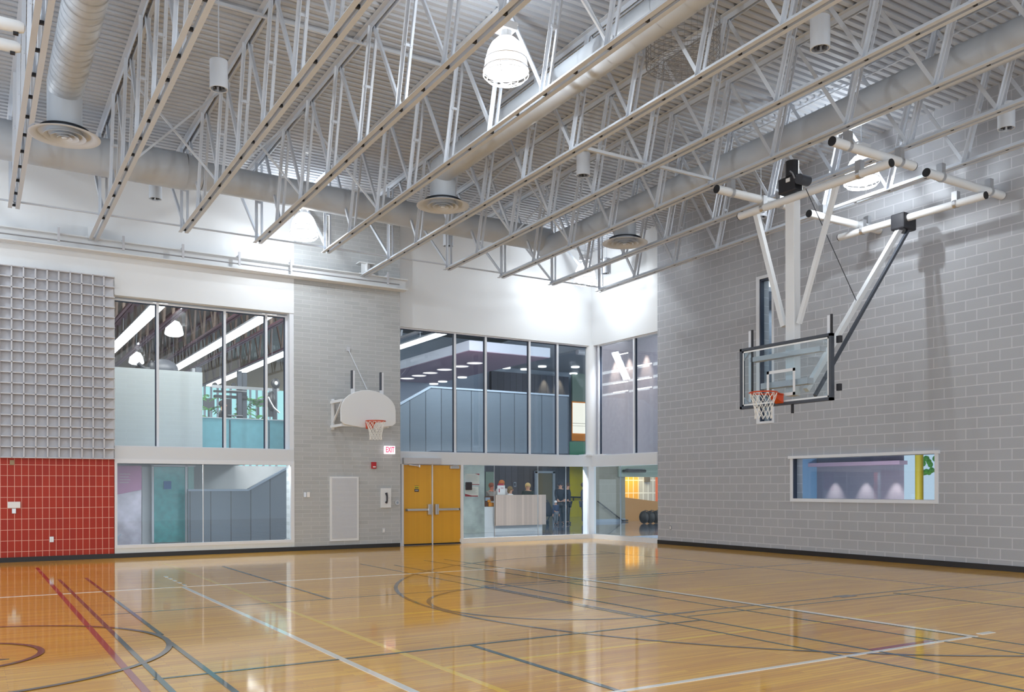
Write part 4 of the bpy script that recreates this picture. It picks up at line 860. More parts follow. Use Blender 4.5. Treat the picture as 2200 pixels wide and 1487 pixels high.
dr = thing('glass_door', 'teal tinted glass door with a dark blue sticker in the corridor', 'door', at(365, 1165, 3.2))
px_box(MB(), 331, 1003, 398, 1164, 3.2, 0.03).build('leaf', 'teal', dr); px_box(MB(), 352, 1034, 368, 1051, 3.16, 0.02).build('sticker', mat('blue_sticker', (0.0, 0.12, 0.35)), dr)
f = MB(); px_box(f, 326, 1000, 331, 1166, 3.15, 0.1); px_box(f, 398, 1000, 403, 1166, 3.15, 0.1); px_box(f, 326, 999, 420, 1003, 3.15, 0.1); f.build('frame', 'frame', dr)
dr = thing('sidelight', 'pale teal glass side panel right of the teal door', 'glass panel', at(410, 1165, 3.25)); px_box(MB(), 404, 1003, 417, 1164, 3.25, 0.03).build('pane', mat('pale_teal', (0.25, 0.5, 0.48), 0.3), dr)
po = thing('wall_poster', 'large mauve and pale pink poster behind the left end of the long window', 'poster', at(280, 1170, 1.6))
px_box(MB(), 246, 1001, 304, 1176, 1.6, 0.04).build('sheet', mat('poster_pale', (0.42, 0.40, 0.48), 0.6, noise=0.25, nscale=4), po)
a = at(246, 1001, 1.59); b = at(304, 1001, 1.59); MB().prism([(a.x, 1.58, at(246, 1064, 1.59).z), (a.x, 1.58, a.z), (b.x, 1.58, b.z), (b.x, 1.58, at(304, 1052, 1.59).z)], (0, 0.015, 0)).build('mauve_field', mat('poster_mauve', (0.30, 0.14, 0.26), 0.6), po)
c = at(254, 1156, 1.57); text('Y', (c.x, 1.575, c.z), 0.22, 'bluegrey', po)
tx = MB()
for k in range(4): px_box(tx, 257, 1018 + k * 6, 280 - 3 * (k % 2), 1019.5 + k * 6, 1.57, 0.005)
tx.build('print', 'mauveblock', po)
po = thing('corridor_door', 'pale grey door panel between the poster and the teal door', 'door', at(315, 1165, 3.4)); px_box(MB(), 305, 1003, 325, 1170, 3.4, 0.05).build('leaf', 'frame', po)
light('AREA', 'corridor_fill', (-10.7, 0.0, 2.068), 50, 3.6, (0.95, 0.98, 1.0), None, None, 0.07)  # unseen strip added behind the ledge to light the corridor

# ---- double height lobby behind the corner glazing
BY = 15.4
struct(MB().box((-3, BY, 0), (26, BY + 0.2, 9)).build('wall_lobby_back', 'bluegrey'))
struct(MB().box((-3, 2.2, 8.3), (26, BY + 0.2, 8.4)).build('ceiling_lobby', mat('lobby_ceiling', (0.16, 0.18, 0.18), 0.7)))
def bx(name, m, u0, v0, u1, v1, Y, d=0.05): return px_box(MB(), u0, v0, u1, v1, Y, d).build(name, m)
a = at(1041, 1000, BY); b = at(1222, 1113, BY)
struct(MB().box((a.x - 8, BY - 0.06, 0), (at(1222, 1000, BY).x, BY - 0.01, 3.1)).build('wall_lobby_panels', 'paneldark'))
struct(MB().box((at(1222, 1000, BY).x, BY - 0.1, 0), (at(1300, 1000, BY).x, BY - 0.01, 3.1)).build('wall_lobby_yellow', 'yellow'))
struct(MB().box((at(1041, 1000, BY).x, BY - 0.12, 0.9), (at(1058, 1000, BY).x, BY - 0.06, 2.2)).build('wall_lobby_pale', 'green'))
struct(MB().box((at(1222, 800, BY).x, BY - 0.3, 3.1), (at(1300, 800, BY).x, BY - 0.2, 7.6)).build('wall_lobby_sage', 'green'))
struct(bx('wall_lobby_dark', 'paneldark', 1056, 797, 1222, 870, BY - 0.5, 0.2))
ev = thing('elevator_door', 'olive grey door in a pale frame at the back of the lobby', 'door', at(1171, 1113, BY - 0.2))
f = MB(); px_box(f, 1150, 1013, 1155, 1113, BY - 0.2, 0.1); px_box(f, 1188, 1013, 1193, 1113, BY - 0.2, 0.1); px_box(f, 1150, 1012, 1193, 1017, BY - 0.2, 0.1); f.build('frame', 'bluegrey', ev)
px_box(MB(), 1155, 1017, 1188, 1113, BY - 0.15, 0.05).build('leaf', mat('olive', (0.14, 0.13, 0.085), 0.5), ev)
ws = thing('wall_switch', 'small pale blue framed plate on the dark lobby panels', 'switch', at(1107, 1040, BY - 0.12)); px_box(MB(), 1104, 1036, 1109, 1046, BY - 0.1, 0.03).build('frame', 'bluegrey', ws); px_box(MB(), 1105.5, 1038, 1107.7, 1044, BY - 0.12, 0.02).build('plate', 'ink', ws)
hr = thing('handrail', 'dark handrail on the yellow lobby wall', 'handrail', at(1240, 1070, BY - 0.3)); MB().tube(at(1220, 1068, BY - 0.35), at(1300, 1070, BY - 0.35), 0.04, 8).build('rail', 'blackmetal', hr); MB().tube(at(1232, 1069, BY - 0.35), at(1232, 1075, BY - 0.12), 0.03, 8).build('bracket', 'blackmetal', hr)
# dropped soffit with two rows of downlights
SY = 6.0; p0 = at(1008, 731, SY); p1 = at(1008, 752, SY); p2 = at(1182, 760, SY)
struct(MB().box((p0.x, SY, p1.z), (p2.x, BY - 0.3, p0.z)).build('ceiling_soffit', mat('soffit_paint', (0.52, 0.58, 0.68), 0.6)))
struct(MB().box((p0.x + 0.02, SY + 0.02, p1.z - 0.02), (p2.x - 0.02, BY - 0.3, p1.z)).build('ceiling_soffit_underside', mat('soffit_mauve', (0.42, 0.33, 0.42), 0.6)))
struct(MB().box((p2.x + 0.02, SY - 1.0, 7.10), (p2.x + 9, BY - 0.3, 7.16)).build('ceiling_low', mat('lowceil', (0.33, 0.38, 0.45), 0.6)))
for k, (u, v) in enumerate(((875, 813), (900, 807), (924, 801), (955, 794), (990, 787), (1020, 780))):
    p = onZ(u, v, p1.z - 0.03); t = thing('downlight', 'round ceiling downlight in the upper row, %s' % ('first at the left', 'second from the left', 'third from the left', 'left of the first mullion', 'right of the first mullion', 'last at the right')[k], 'ceiling lamp', p, 'downlights in the mauve soffit')
    MB().tube(p, p + Vector((0, 0, 0.025)), 0.30, 20).build('lens', emit_mat('downlight_pink', (1, 0.86, 0.84), 1.3), t); MB().ring(p, 0.31, 0.02, 20, 5).build('trim_ring', 'steel', t)
for k, (u, v) in enumerate(((875, 839), (892, 835), (912, 830), (932, 826), (951, 821), (993, 812), (1088, 792), (1127, 795), (1165, 789), (1236, 790), (1232, 804))):
    p = onZ(u, v, p1.z - 0.06 if k < 6 else 7.04); t = thing('downlight', 'small pale downlight in the lower row seen through the middle window', 'ceiling lamp', p, 'small downlights on the low lobby ceiling')
    MB().tube(p, p + Vector((0, 0, 0.06)), 0.20, 16).build('lens', emit_mat('downlight_pale', (0.95, 0.97, 1.0), 1.0), t)
# truss, lamp above the soffit at the left
x = at(870, 745, 8).x
for yy, lb in ((3.0, 'pale truss high in the lobby left of the soffit'),):
    t = thing('roof_truss', lb, 'roof truss', (p0.x - 2, 8, 6.9)); m = MB()
    for xx in (p0.x - 0.9, p0.x - 2.6):
        m.box((xx - 0.07, 2.3, 6.95), (xx + 0.07, BY, 7.03)).box((xx - 0.07, 2.3, 8.2), (xx + 0.07, BY, 8.3))
        for k in range(9): y = 2.6 + 1.4 * k; m.bar((xx, y, 7.0), (xx, y + 0.7, 8.2), 0.06, 0.06).bar((xx, y, 7.0), (xx, y - 0.5, 8.2), 0.06, 0.06)
    m.build('steelwork', 'steel', t)
x = onZ(900, 733, 6.6).x; linear_lamp((x, 2.3, 6.6), (x, 13, 6.6), 'long white lamp at the top left of the middle upper window', 0.30)
for k in range(3):
    z = 7.0 + 0.3 * k; t = thing('ceiling_pipe', 'grey pipe under the dark lobby ceiling, %s' % ('lowest', 'middle', 'highest')[k], 'pipe', (10, 9 + k, z), 'pipes under the lobby ceiling'); MB().tube((6, 9 + k, z), (20, 9 + k, z), 0.12, 12).build('pipe', 'grille', t)
# posters and guard at the right of the middle window
ps = thing('lit_poster', 'tall orange framed light poster beside the corner column', 'poster', at(1245, 948, BY - 0.36))
px_box(MB(), 1229, 862, 1264, 948, BY - 0.36, 0.05).build('frame', mat('orange_frame', (0.8, 0.25, 0.01), 0.5), ps); px_box(MB(), 1231, 865, 1264, 932, BY - 0.40, 0.04).build('picture', emit_mat('lightbox', (1, 0.95, 0.85), 0.75), ps)
px_box(px_box(MB(), 1231, 909, 1264, 911, BY - 0.43, 0.03), 1231, 915, 1264, 916, BY - 0.43, 0.03).build('bar', 'ink', ps)
gg = thing('glass_guard', 'green tinted glass guard below the orange framed poster', 'railing', at(1240, 975, BY - 1.5)); px_box(MB(), 1224, 949, 1264, 990, BY - 1.5, 0.04).build('panel', 'greenglass', gg); px_box(MB(), 1220, 908, 1264, 910, BY - 1.5, 0.04).build('rail', 'blackmetal', gg)
a = at(1222, 990, BY - 1.5); struct(MB().box((a.x, BY - 1.6, a.z - 0.2), (a.x + 3, BY - 0.3, a.z)).build('floor_upper_landing', 'grey'))
# warm wall washers on the dark wall
for u in (1175, 1207): p = at(u, 797, BY - 0.75); light('SPOT', 'wall_washer', p, 150, 0.03, (1, 0.72, 0.4), (math.radians(8), 0, 0), 50)
# reception
CY = 4.5
a = at(985, 1100, CY); b = at(1041, 1100, CY); struct(MB().box((a.x, CY, 0), (b.x, CY + 0.4, 2.5)).build('wall_concrete', 'concrete'))
dk = thing('reception_desk', 'reception desk with pale wood front on a white base in the lobby', 'desk', (0.1, 4.6, 0))
a, b = at(1041, 1100, 4.6), at(1165, 1100, 4.6); MB().box((a.x, 4.6, 0), (b.x, 5.1, 0.28)).build('base', 'white', dk)
b2 = at(1064, 1100, 4.6); MB().box((a.x, 4.6, 0.28), (b2.x, 5.1, at(1050, 1089, 4.6).z)).build('side_cabinet', 'white', dk)
a, b = at(1065, 1130, 4.4), at(1173, 1063, 4.4); MB().box((a.x, 4.4, a.z), (b.x, 4.5, b.z)).build('front_panel', 'deskwood', dk)
MB().box((a.x, 4.5, b.z - 0.25), (b.x, 5.1, b.z - 0.2)).build('worktop', 'white', dk)
br = thing('brochure_rack', 'rack of orange and brown brochures left of the wood desk front', 'brochure rack', at(1052, 1089, 4.65)); px_box(MB(), 1042, 1066, 1063, 1088.5, 4.75, 0.2).build('rack', mat('rack_brown', (0.12, 0.05, 0.03), 0.6), br)
px_box(px_box(MB(), 1050, 1080, 1061, 1088, 4.68, 0.05), 1048, 1074, 1054, 1079, 4.68, 0.05).build('brochure', mat('brochure_orange', (0.75, 0.28, 0.02), 0.6), br); px_box(MB(), 1043, 1069, 1053, 1076, 4.7, 0.04).build('leaflet', 'bluegrey', br)
sn = thing('desk_sign', 'white upright sign with a red top on the reception desk', 'sign', at(1077, 1063, 4.55)); px_box(MB(), 1069, 1043, 1085, 1063, 4.55, 0.02).build('sheet', 'paper', sn); px_box(MB(), 1070, 1039, 1082, 1043, 4.54, 0.02).build('header', 'crimson', sn)
px_box(px_box(MB(), 1072, 1050, 1073.5, 1058, 4.53, 0.01), 1076, 1048, 1082, 1049, 4.53, 0.01).build('print', 'crimson', sn)
for k, (u0, v0, u1, v1, lb) in enumerate(((999, 1018, 1030, 1042, 'upper white notice with a red corner on the lobby glass beside the door'), (999, 1046, 1028, 1067, 'lower white notice with a red band on the lobby glass beside the door'))):
    t = thing('notice', lb, 'notice', at(u0, v1, 0.1)); px_box(MB(), u0, v0, u1, v1, 0.098, 0.003).build('sheet', 'paper', t)
    m = MB()
    if k == 0: q = [at(1020, 1018, 0.096), at(1030, 1018, 0.096), at(1030, 1021, 0.096)]; m.prism([(p_.x, 0.096, p_.z) for p_ in q], (0, 0.0015, 0)); px_box(m, 1012, 1040.5, 1030, 1042, 0.096, 0.0015)
    else: q = [at(999, 1067, 0.096), at(999, 1061, 0.096), at(1014, 1065, 0.096), at(1027, 1065, 0.096), at(1027, 1067, 0.096)]; m.prism([(p_.x, 0.096, p_.z) for p_ in q], (0, 0.0015, 0))
    m.build('red_band', 'crimson', t); m = MB()
    for j in range(4): px_box(m, u0 + 4, v0 + 4 + j * 3, u1 - 6 + 2 * (j % 2), v0 + 4.7 + j * 3, 0.096, 0.0015)
    m.build('print', 'grille', t)
cr_ = thing('card_reader', 'black rounded box on the lobby glass over the two notices', 'card reader', at(1007, 1053, -0.02)); px_box(MB(), 1001, 1036, 1015, 1053, -0.02, 0.05).build('body', 'ink', cr_, bevel=0.02)
light('AREA', 'lobby_fill', (-2.2, 0.55, 2.30), 90, 3.6, (1, 1, 1), (math.radians(15), 0, 0), None, 0.08)  # hidden strip behind the ledge, added to brighten the lower lobby
light('AREA', 'lobby_fill', (-3.0, 0.5, 6.7), 330, 5.0, (0.95, 0.98, 1), (math.radians(78), 0, 0), None, 1.6)  # fill panel added behind the window header, out of view
light('AREA', 'soffit_wash', (-1.6, 3.6, 4.6), 40, 1.0, (1.0, 0.6, 0.75), (math.radians(140), 0, 0))

# ---- behind the right wall: stair hall (lower glass)
RY = 9.5
a = at(1280, 1000, RY); b = at(1343, 1000, RY); struct(MB().box((at(1268, 1000, RY).x, RY, -0.001), (b.x, RY + 0.2, 2.6)).build('wall_stair_beige', 'beige'))
c = at(1440, 1000, RY)
struct(MB().box((b.x - 0.4, RY - 0.1, at(1380, 1025, RY).z), (c.x, RY + 0.3, 2.9)).build('wall_bulkhead', mat('pale_sage', (0.34, 0.42, 0.36), 0.6)))
p = [at(1343, 1069, RY), at(1440, 1081, RY)]; struct(MB().prism([(b.x, RY, 0), (c.x, RY, 0), (c.x, RY, p[1].z), (b.x, RY, p[0].z)], (0, 0.2, 0)).build('wall_half_ochre', 'ochre'))
TY = 12.0
for (u0, u1, m_) in ((1330, 1373, 'orange'), (1373, 1408, 'whitetile'), (1408, 1450, None)):
    a_, b_ = at(u0, 1050, TY), at(u1, 1050, TY); struct(MB().box((a_.x, TY, 0), (b_.x, TY + 0.2, 3.2)).build('wall_stair_tile', m_ or mat('redorange_tile', (0.75, 0.12, 0.01), 0.3)))
struct(MB().box((9.3, 7.0, 2.95), (20, 13, 3.05)).build('ceiling_stair', 'grille'))
cb = thing('ceiling_unit', 'black slot-shaped unit hanging from the pale green bulkhead', 'ceiling unit', at(1367, 1012, RY - 0.4)); px_box(MB(), 1346, 1009, 1389, 1015, RY - 0.45, 0.3).build('body', 'black', cb, bevel=0.03); px_box(MB(), 1350, 1007, 1386, 1009, RY - 0.4, 0.2).build('mount', 'grey', cb)
sp_ = thing('speaker', 'small brown square speaker on the white tiles at the right', 'speaker', at(1392, 1036, TY - 0.1)); px_box(MB(), 1387, 1025, 1397, 1036, TY - 0.12, 0.1).build('body', mat('speaker_brown', (0.10, 0.08, 0.06), 0.7), sp_)
hr = thing('handrail', 'black sloping handrail on the beige stair wall', 'handrail', at(1320, 1110, RY - 0.1)); MB().path([at(1284, 1077, RY - 0.12), at(1337, 1118, RY - 0.12), at(1349, 1118, RY - 0.12)], 0.03).build('rail', 'blackmetal', hr)
m = MB()
for u, v in ((1300, 1090), (1325, 1109)): m.tube(at(u, v, RY - 0.12), at(u, v + 2, RY), 0.015, 6)
m.build('bracket', 'blackmetal', hr)
sk = struct(MB().box((at(1280, 1000, RY).x, RY - 0.03, 0), (b.x, RY, 0.12)).build('trim_skirting', 'bluegrey'))
bg = thing('black_bag', 'row of black soft bags on the floor at the edge of the right block wall', 'bag', onZ(1398, 1125, 0)); c = onZ(1394, 1125, 0)
m = MB()
for k in range(3): m.ball((c.x - 0.25 + 0.32 * k, c.y, 0.26), 0.25, 0.8, 0.8, 1.05, 16, 10)
m.build('body', 'black', bg, smooth=True); m = MB()
for k in range(3): m.path([(c.x - 0.35 + 0.32 * k, c.y - 0.15, 0.42), (c.x - 0.28 + 0.32 * k, c.y - 0.1, 0.54), (c.x - 0.16 + 0.32 * k, c.y - 0.1, 0.52), (c.x - 0.1 + 0.32 * k, c.y - 0.15, 0.42)], 0.018, 6)
m.build('handle', 'blackmetal', bg)
light('AREA', 'stair_fill', (0.6, -1.4, 2.22), 60, 0.08, (1, 0.95, 0.9), (0, math.radians(-15), 0), None, 2.6); light('AREA', 'stair_fill', (11.0, 10.8, 2.9), 90, 2.0, (1, 0.85, 0.6))  # area lights added to brighten the stair hall
# ---- upper right window: mauve wall with warm wall washers and imitated strip reflections
UX = 2.4
struct(MB().box((UX, -6, 2.4), (UX + 0.2, 3.1, 6.2)).build('wall_upper_mauve', mat('mauve_grey', (0.36, 0.33, 0.37), 0.7, noise=0.05)))
struct(MB().box((0.3, -6, 6.0), (UX, 1.2, 6.1)).build('ceiling_upper', 'grille')); struct(MB().box((0.36, -6, 2.2), (UX, 0.3, 2.35)).build('floor_upper', 'grey'))
for u in (1322, 1352, 1389):
    y = onX(u, 740, UX).y; light('SPOT', 'wall_washer', (UX - 0.22, y, 5.9), 130, 0.03, (1, 0.80, 0.62), (0, math.radians(-6), 0), 44)
light('AREA', 'upper_fill', (0.45, -0.9, 5.78), 60, 3.0, (0.85, 0.9, 1), (0, math.radians(-60), 0), None, 0.3)
for k, (va, vb) in enumerate(((763, 760), (795, 791), (824, 820), (843, 840))):  # glowing tubes added to imitate light strips reflected in the glass
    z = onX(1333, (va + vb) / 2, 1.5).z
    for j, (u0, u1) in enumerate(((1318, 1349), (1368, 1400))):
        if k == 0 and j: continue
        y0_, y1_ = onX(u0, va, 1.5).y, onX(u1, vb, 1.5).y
        t = thing('strip_reflection', 'thin white glowing line imitating a reflected light strip behind the upper right corner window', 'ceiling lamp', (1.5, y0_, z), 'imitated light reflections behind the upper right window'); MB().tube((1.5, y0_, z), (1.5, y1_, z), 0.017, 8).build('tube', emit_mat('reflection_glow', (1, 0.97, 0.97), 1.4), t)
# ---- room behind the long low window
LX = 4.2
struct(MB().box((LX, -20, 0), (LX + 0.2, -2.9, 2.7)).build('wall_side_mauve', 'mauveblock'))
yb_ = onX(1755, 1030, LX).y; struct(MB().box((0.3, yb_, 0), (LX, yb_ + 0.15, 2.7)).build('wall_side_blue', 'bluewall'))
struct(MB().box((0.3, -20, 2.6), (LX, yb_, 2.7)).build('ceiling_side', mat('pale_mauve', (0.42, 0.45, 0.60), 0.7))); struct(MB().box((0.3, -20, -0.1), (LX, yb_, 0.0)).build('floor_side', 'grey'))
struct(MB().box((LX - 0.35, onX(1952, 1030, LX).y, onX(1850, 1001, LX).z), (LX, yb_, onX(1850, 993, LX).z)).build('trim_cove', mat('pink_cove', (0.62, 0.42, 0.50), 0.6)))
for u in (1795, 1861, 1926): light('SPOT', 'wall_washer', (LX - 0.30, onX(u, 1020, LX).y, onX(1850, 1001, LX).z - 0.03), 45, 0.02, (1, 0.86, 0.82), (0, math.radians(-12), 0), 52)
light('AREA', 'side_fill', (0.42, -8.3, 0.7), 80, 0.5, (0.85, 0.88, 1.0), (0, math.radians(-105), 0), None, 4.0)  # unseen fill added under the sill, aimed at the mauve wall
yc = thing('yellow_column', 'yellow round column at the right end of the long low window', 'column', (LX - 0.6, onX(1975, 1030, LX - 0.6).y, 0)); c = onX(1975, 1030, LX - 0.6)
MB().tube((LX - 0.6, c.y, 0), (LX - 0.6, c.y, 2.6), 0.09, 20).build('shaft', mat('yellow_paint', (0.55, 0.42, 0.02), 0.5), yc, smooth=True)
y0_, y1_ = onX(1943, 1030, LX - 0.03).y, onX(2030, 1030, LX - 0.03).y
ow = thing('daylight_window', 'bright window with green foliage beyond, right end of the long low window', 'window', (LX - 0.03, (y0_ + y1_) / 2, 1)); MB().box((LX - 0.04, y0_, 0.9), (LX - 0.01, y1_, 2.3)).build('pane', emit_mat('daylight_blue', (0.55, 0.72, 0.88), 0.62), ow)
m = MB(); rnd = random.Random(5)
for k in range(16): m.ball((LX - 0.06, y1_ + 0.1 + rnd.random() * 0.45, 1.75 + rnd.random() * 0.4), 0.07, 0.3, 1, 1, 8, 6)
m.build('foliage', 'leaf', ow)
sw = thing('wall_switch', 'small outlined switch plate on the light blue wall behind the long low window', 'switch', (2.2, yb_ - 0.02, 1.4)); p = onY(1722, 1052, yb_ - 0.02); MB().box((p.x - 0.035, yb_ - 0.02, p.z - 0.06), (p.x + 0.035, yb_, p.z + 0.06)).build('rim', 'ink', sw); MB().box((p.x - 0.022, yb_ - 0.025, p.z - 0.045), (p.x + 0.022, yb_ - 0.019, p.z + 0.045)).build('plate', 'bluewall', sw)
# ---- behind the tall slit window
struct(MB().box((1.5, -8, 2.4), (1.6, -3, 6.2)).build('wall_slit_back', mat('slit_wall', (0.16, 0.19, 0.23), 0.6)))
light('AREA', 'slit_fill', (0.9, -5.0, 5.8), 14, 0.6, (0.85, 0.92, 1))  # small fill added so the space behind the slit isn't black

# ------------------------------------------------------------------ people
def skin(name, pts, edges, m, parent, sub=1):
    """one continuous surface grown along connected joints; pts = {key: (co, radius)}"""
    keys = list(pts); me = bpy.data.meshes.new(name); off = parent.location if parent is not None else Vector((0, 0, 0))
    me.from_pydata([Vector(pts[k][0]) - off for k in keys], [(keys.index(a), keys.index(b)) for a, b in edges], [])
    o = bpy.data.objects.new(name, me); COL.objects.link(o); me.materials.append(M[m] if isinstance(m, str) else m)
    md = o.modifiers.new('skin', 'SKIN')
    sv = me.skin_vertices
    if not sv: 
        bpy.context.view_layer.objects.active = o
    layer = me.skin_vertices[0].data
    for i, k in enumerate(keys): r = pts[k][1]; layer[i].radius = (r, r) if not isinstance(r, tuple) else r; layer[i].use_root = (i == 0)
    s_ = o.modifiers.new('sub', 'SUBSURF'); s_.levels = sub; s_.render_levels = sub
    for p in me.polygons: p.use_smooth = True
    md.use_smooth_shade = True
    if parent is not None: o.parent = parent
    return o
def person(label, base, H, face, top, legs, hair, hands, hat=None, bend=0.0, skin_col=(0.55, 0.30, 0.20), group=None):
    """face = heading angle of the look direction; hands = two points (side, forward, up) as fractions of H"""
    base = Vector(base); t = thing('person', label, 'person', base, group)
    f = Vector((math.cos(face), math.sin(face), 0)); r = Vector((f.y, -f.x, 0))
    def L(x, y, z): return base + (r * x + f * (y + bend * max(0, z - 0.52)) + Vector((0, 0, z))) * H
    sk = mat('skin', skin_col, 0.6)
    P = dict(pelvis=(L(0, 0, .52), .075 * H), spine=(L(0, 0.005, .62), .07 * H), chest=(L(0, 0, .74), .085 * H), neck=(L(0, 0.0, .84), .032 * H), jaw=(L(0, .012, .885), .040 * H), head=(L(0, .008, .93), .056 * H), crown=(L(0, 0, .975), .040 * H))
    Ed = [('pelvis', 'spine'), ('spine', 'chest'), ('chest', 'neck'), ('neck', 'jaw'), ('jaw', 'head'), ('head', 'crown')]
    C = {}; CE = []
    for s, n in ((-1, 'l'), (1, 'r')):
        hx, hy, hz = hands[0 if s < 0 else 1]
        sh = Vector((s * .105, 0, .80)); ha = Vector((s * hx if hx > 0 else hx * s, hy, hz)); mid_ = (sh + ha) / 2; d = (ha - sh).length; dr_ = max(0.0, .165 ** 2 - (d / 2) ** 2) ** .5
        el_ = mid_ + Vector((s * .3, -.6, -.75)).normalized() * dr_
        P['sh' + n] = (L(*sh), .036 * H); P['el' + n] = (L(*el_), .025 * H); P['wr' + n] = (L(*ha), .017 * H)
        fd = (ha - el_).normalized(); pm = ha + fd * .03; P['pm' + n] = (L(*pm), (.022 * H, .012 * H))
        Ed += [('chest', 'sh' + n), ('sh' + n, 'el' + n), ('el' + n, 'wr' + n), ('wr' + n, 'pm' + n)]
        for k in range(5):
            sp_x = (k - 2) * .009; ln = (.030, .040, .044, .040, .030)[k]; a_ = pm + fd * (.016 if k else -.006) + Vector((sp_x * 1.2, 0, 0)); b_ = a_ + (fd if k else (fd + Vector((-s * .9, 0, 0))).normalized()) * ln + Vector((0, 0, -.008))
            P['f%d%s' % (k, n)] = (L(*a_), .0052 * H); P['g%d%s' % (k, n)] = (L(*b_), .0044 * H); Ed += [('pm' + n, 'f%d%s' % (k, n)), ('f%d%s' % (k, n), 'g%d%s' % (k, n))]
        P['hip' + n] = (L(s * .05, 0, .49), .055 * H); P['kn' + n] = (L(s * .055, .01, .28), .036 * H); P['an' + n] = (L(s * .055, -.01, .045), .023 * H); P['to' + n] = (L(s * .065, .075, .018), .018 * H)
        Ed += [('pelvis', 'hip' + n), ('hip' + n, 'kn' + n), ('kn' + n, 'an' + n), ('an' + n, 'to' + n)]
    body = skin('body', P, Ed, sk, t)
    sw_ = {k: (P[k][0], (P[k][1] if not isinstance(P[k][1], tuple) else P[k][1][0]) * 1.22) for k in ('pelvis', 'spine', 'chest', 'shl', 'shr', 'ell', 'elr')}
    for n in 'lr': sw_['wr' + n] = (P['el' + n][0].lerp(P['wr' + n][0], .92), .023 * H)
    sw_['nk'] = (P['chest'][0].lerp(P['neck'][0], .75), .045 * H)
    skin('top', sw_, [('pelvis', 'spine'), ('spine', 'chest'), ('chest', 'nk'), ('chest', 'shl'), ('chest', 'shr'), ('shl', 'ell'), ('shr', 'elr'), ('ell', 'wrl'), ('elr', 'wrr')], top, t)
    tr_ = {k: (P[k][0], P[k][1] * 1.2) for k in ('pelvis', 'hipl', 'hipr', 'knl', 'knr')}
    for n in 'lr': tr_['an' + n] = (P['an' + n][0] + Vector((0, 0, .01)), .03 * H)
    skin('trousers', tr_, [('pelvis', 'hipl'), ('pelvis', 'hipr'), ('hipl', 'knl'), ('hipr', 'knr'), ('knl', 'anl'), ('knr', 'anr')], legs, t)
    for n in 'lr': MB().ball(P['an' + n][0].lerp(P['to' + n][0], .5) - Vector((0, 0, .005 * H)), .045 * H, 0.9, 0.9, .62, 12, 8).build('shoe', 'black', t, smooth=True)
    hd = P['head'][0]; e = MB().ball(hd - f * .012 * H + Vector((0, 0, .018 * H)), .064 * H, 1, 1, .95, 16, 10)
    if hat: e.build('cap', hat, t, smooth=True)
    else:
        if hair[1]: e.ball(hd - f * .028 * H - Vector((0, 0, .03 * H)), .05 * H, 1.05, .8, 1.2, 14, 9)
        e.build('hair', mat('hair', hair[0], 0.7), t, smooth=True)
    MB().ball(hd + f * .060 * H - Vector((0, 0, .012 * H)), .010 * H, 1, 1, 1.4, 8, 6).build('nose', sk, t, smooth=True)
    for s in (-1, 1):
        MB().ball(hd + f * .053 * H + r * s * .020 * H + Vector((0, 0, .002 * H)), .006 * H, n=8, m=6).build('eye', 'ink', t, smooth=True)
        MB().ball(hd + r * s * .055 * H - Vector((0, 0, .008 * H)), .011 * H, .6, 1, 1.5, 8, 6).build('ear', sk, t, smooth=True)
    MB().box(hd + f * .048 * H - r * .016 * H - Vector((0, 0, .034 * H)), hd + f * .055 * H + r * .016 * H - Vector((0, 0, .030 * H))).build('mouth', 'crimson', t)
    return t
dn = -PI / 2; cl = lambda n, c: mat('cloth_' + n, c, 0.8)
rest = ((.15, 0.02, .44), (.15, 0.02, .44))
p = at(1056, 1046, 5.62); person('person in a grey shirt with folded arms behind the left end of the desk', (p.x, p.y, 0), 1.62, dn, cl('grey', (.30, .27, .25)), 'charcoal', ((.22, .06, .03), False), ((-.05, .13, .69), (-.05, .13, .67)), skin_col=(.60, .20, .12))
p = at(1078, 1038, 6.2); person('red-haired person standing behind the white sign on the desk', (p.x, p.y, 0), 1.72, dn, cl('pale', (.45, .42, .42)), 'charcoal', ((.40, .12, .03), False), ((.10, .15, .60), (.10, .15, .60)), skin_col=(.55, .22, .13))
p = at(1096, 1053, 5.5); person('shorter person with light brown hair and white top right of the sign', (p.x, p.y, 0), 1.50, dn + .7, 'paper', 'bluegrey', ((.22, .15, .07), True), ((.08, .15, .60), (.08, .15, .60)))
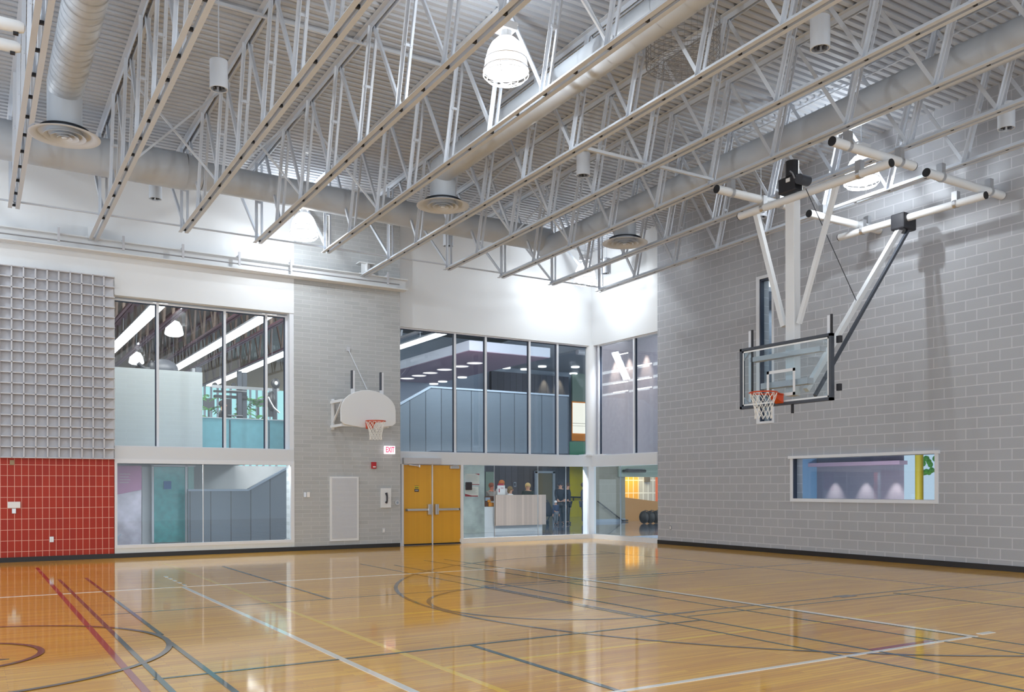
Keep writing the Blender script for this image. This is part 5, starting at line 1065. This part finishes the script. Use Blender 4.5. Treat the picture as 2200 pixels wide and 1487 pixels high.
p = at(1134, 1046, 5.85); person('blonde person in a dark jacket leaning over the reception desk', (p.x, p.y, 0), 1.62, dn - .5, cl('darkgreen', (.02, .035, .035)), 'charcoal', ((.55, .38, .16), True), ((.08, .20, .62), (.08, .20, .62)))
p = onZ(1204, 1127, 0); person('person in black with a dark cap holding a pale sheet in the lobby', p, 1.68, dn - .5, cl('black', (.015, .016, .025)), 'black', ((.05, .04, .03), False), ((.08, .22, .58), (.08, .22, .58)), hat='ink')
p = onZ(1219, 1126, 0); person('dark haired person in black beside the yellow lobby wall', p, 1.66, dn + .6, cl('black2', (.012, .012, .02)), 'black', ((.06, .03, .02), True), rest)
p = onZ(1194, 1128, 0); person('small child in a navy coat and white hat in front of the person in black', p, 0.95, dn, cl('navy', (.03, .045, .10)), cl('greyleg', (.15, .16, .18)), ((.1, .1, .1), False), rest, hat='paper')
p = onZ(1254, 1125, 0); person('person in grey clothes walking in front of the yellow lobby wall', p, 1.66, dn + 1.2, cl('greyjacket', (.11, .11, .15)), cl('greytrouser', (.13, .14, .17)), ((.12, .07, .06), False), rest, skin_col=(.40, .22, .17))
p = at(478, 868, 4.4); person('person in a black shirt exercising at the gym machine behind glass', (p.x, p.y, 2.3), 1.55, dn + 1.5, 'blackmetal', 'black', ((.03, .02, .02), False), ((.16, .16, .60), (.16, .12, .60)))
p = onZ(1176, 1127.5, 0); sr_ = thing('stroller', 'dark folding stroller at the right end of the reception desk', 'stroller', p)
m = MB()
for s in (-1, 1): m.bar(p + Vector((s * .18, -.25, .08)), p + Vector((s * .18, .25, .95)), .03, .03).bar(p + Vector((s * .18, .3, .08)), p + Vector((s * .18, -.1, .6)), .03, .03)
m.bar(p + Vector((-.18, .25, .95)), p + Vector((.18, .25, .95)), .03, .03); m.build('frame', 'charcoal', sr_)
MB().prism([p + Vector((-.17, -.25, .40)), p + Vector((-.17, .05, .32)), p + Vector((-.17, .22, .85)), p + Vector((-.17, .12, .88))], (.34, 0, 0)).build('seat', 'ink', sr_)
for s in (-1, 1):
    for y in (-.27, .3): MB().tube(p + Vector((s * .2, y, .08)), p + Vector((s * .2 + .04, y, .08)), .08, 16).build('wheel', 'black', sr_)
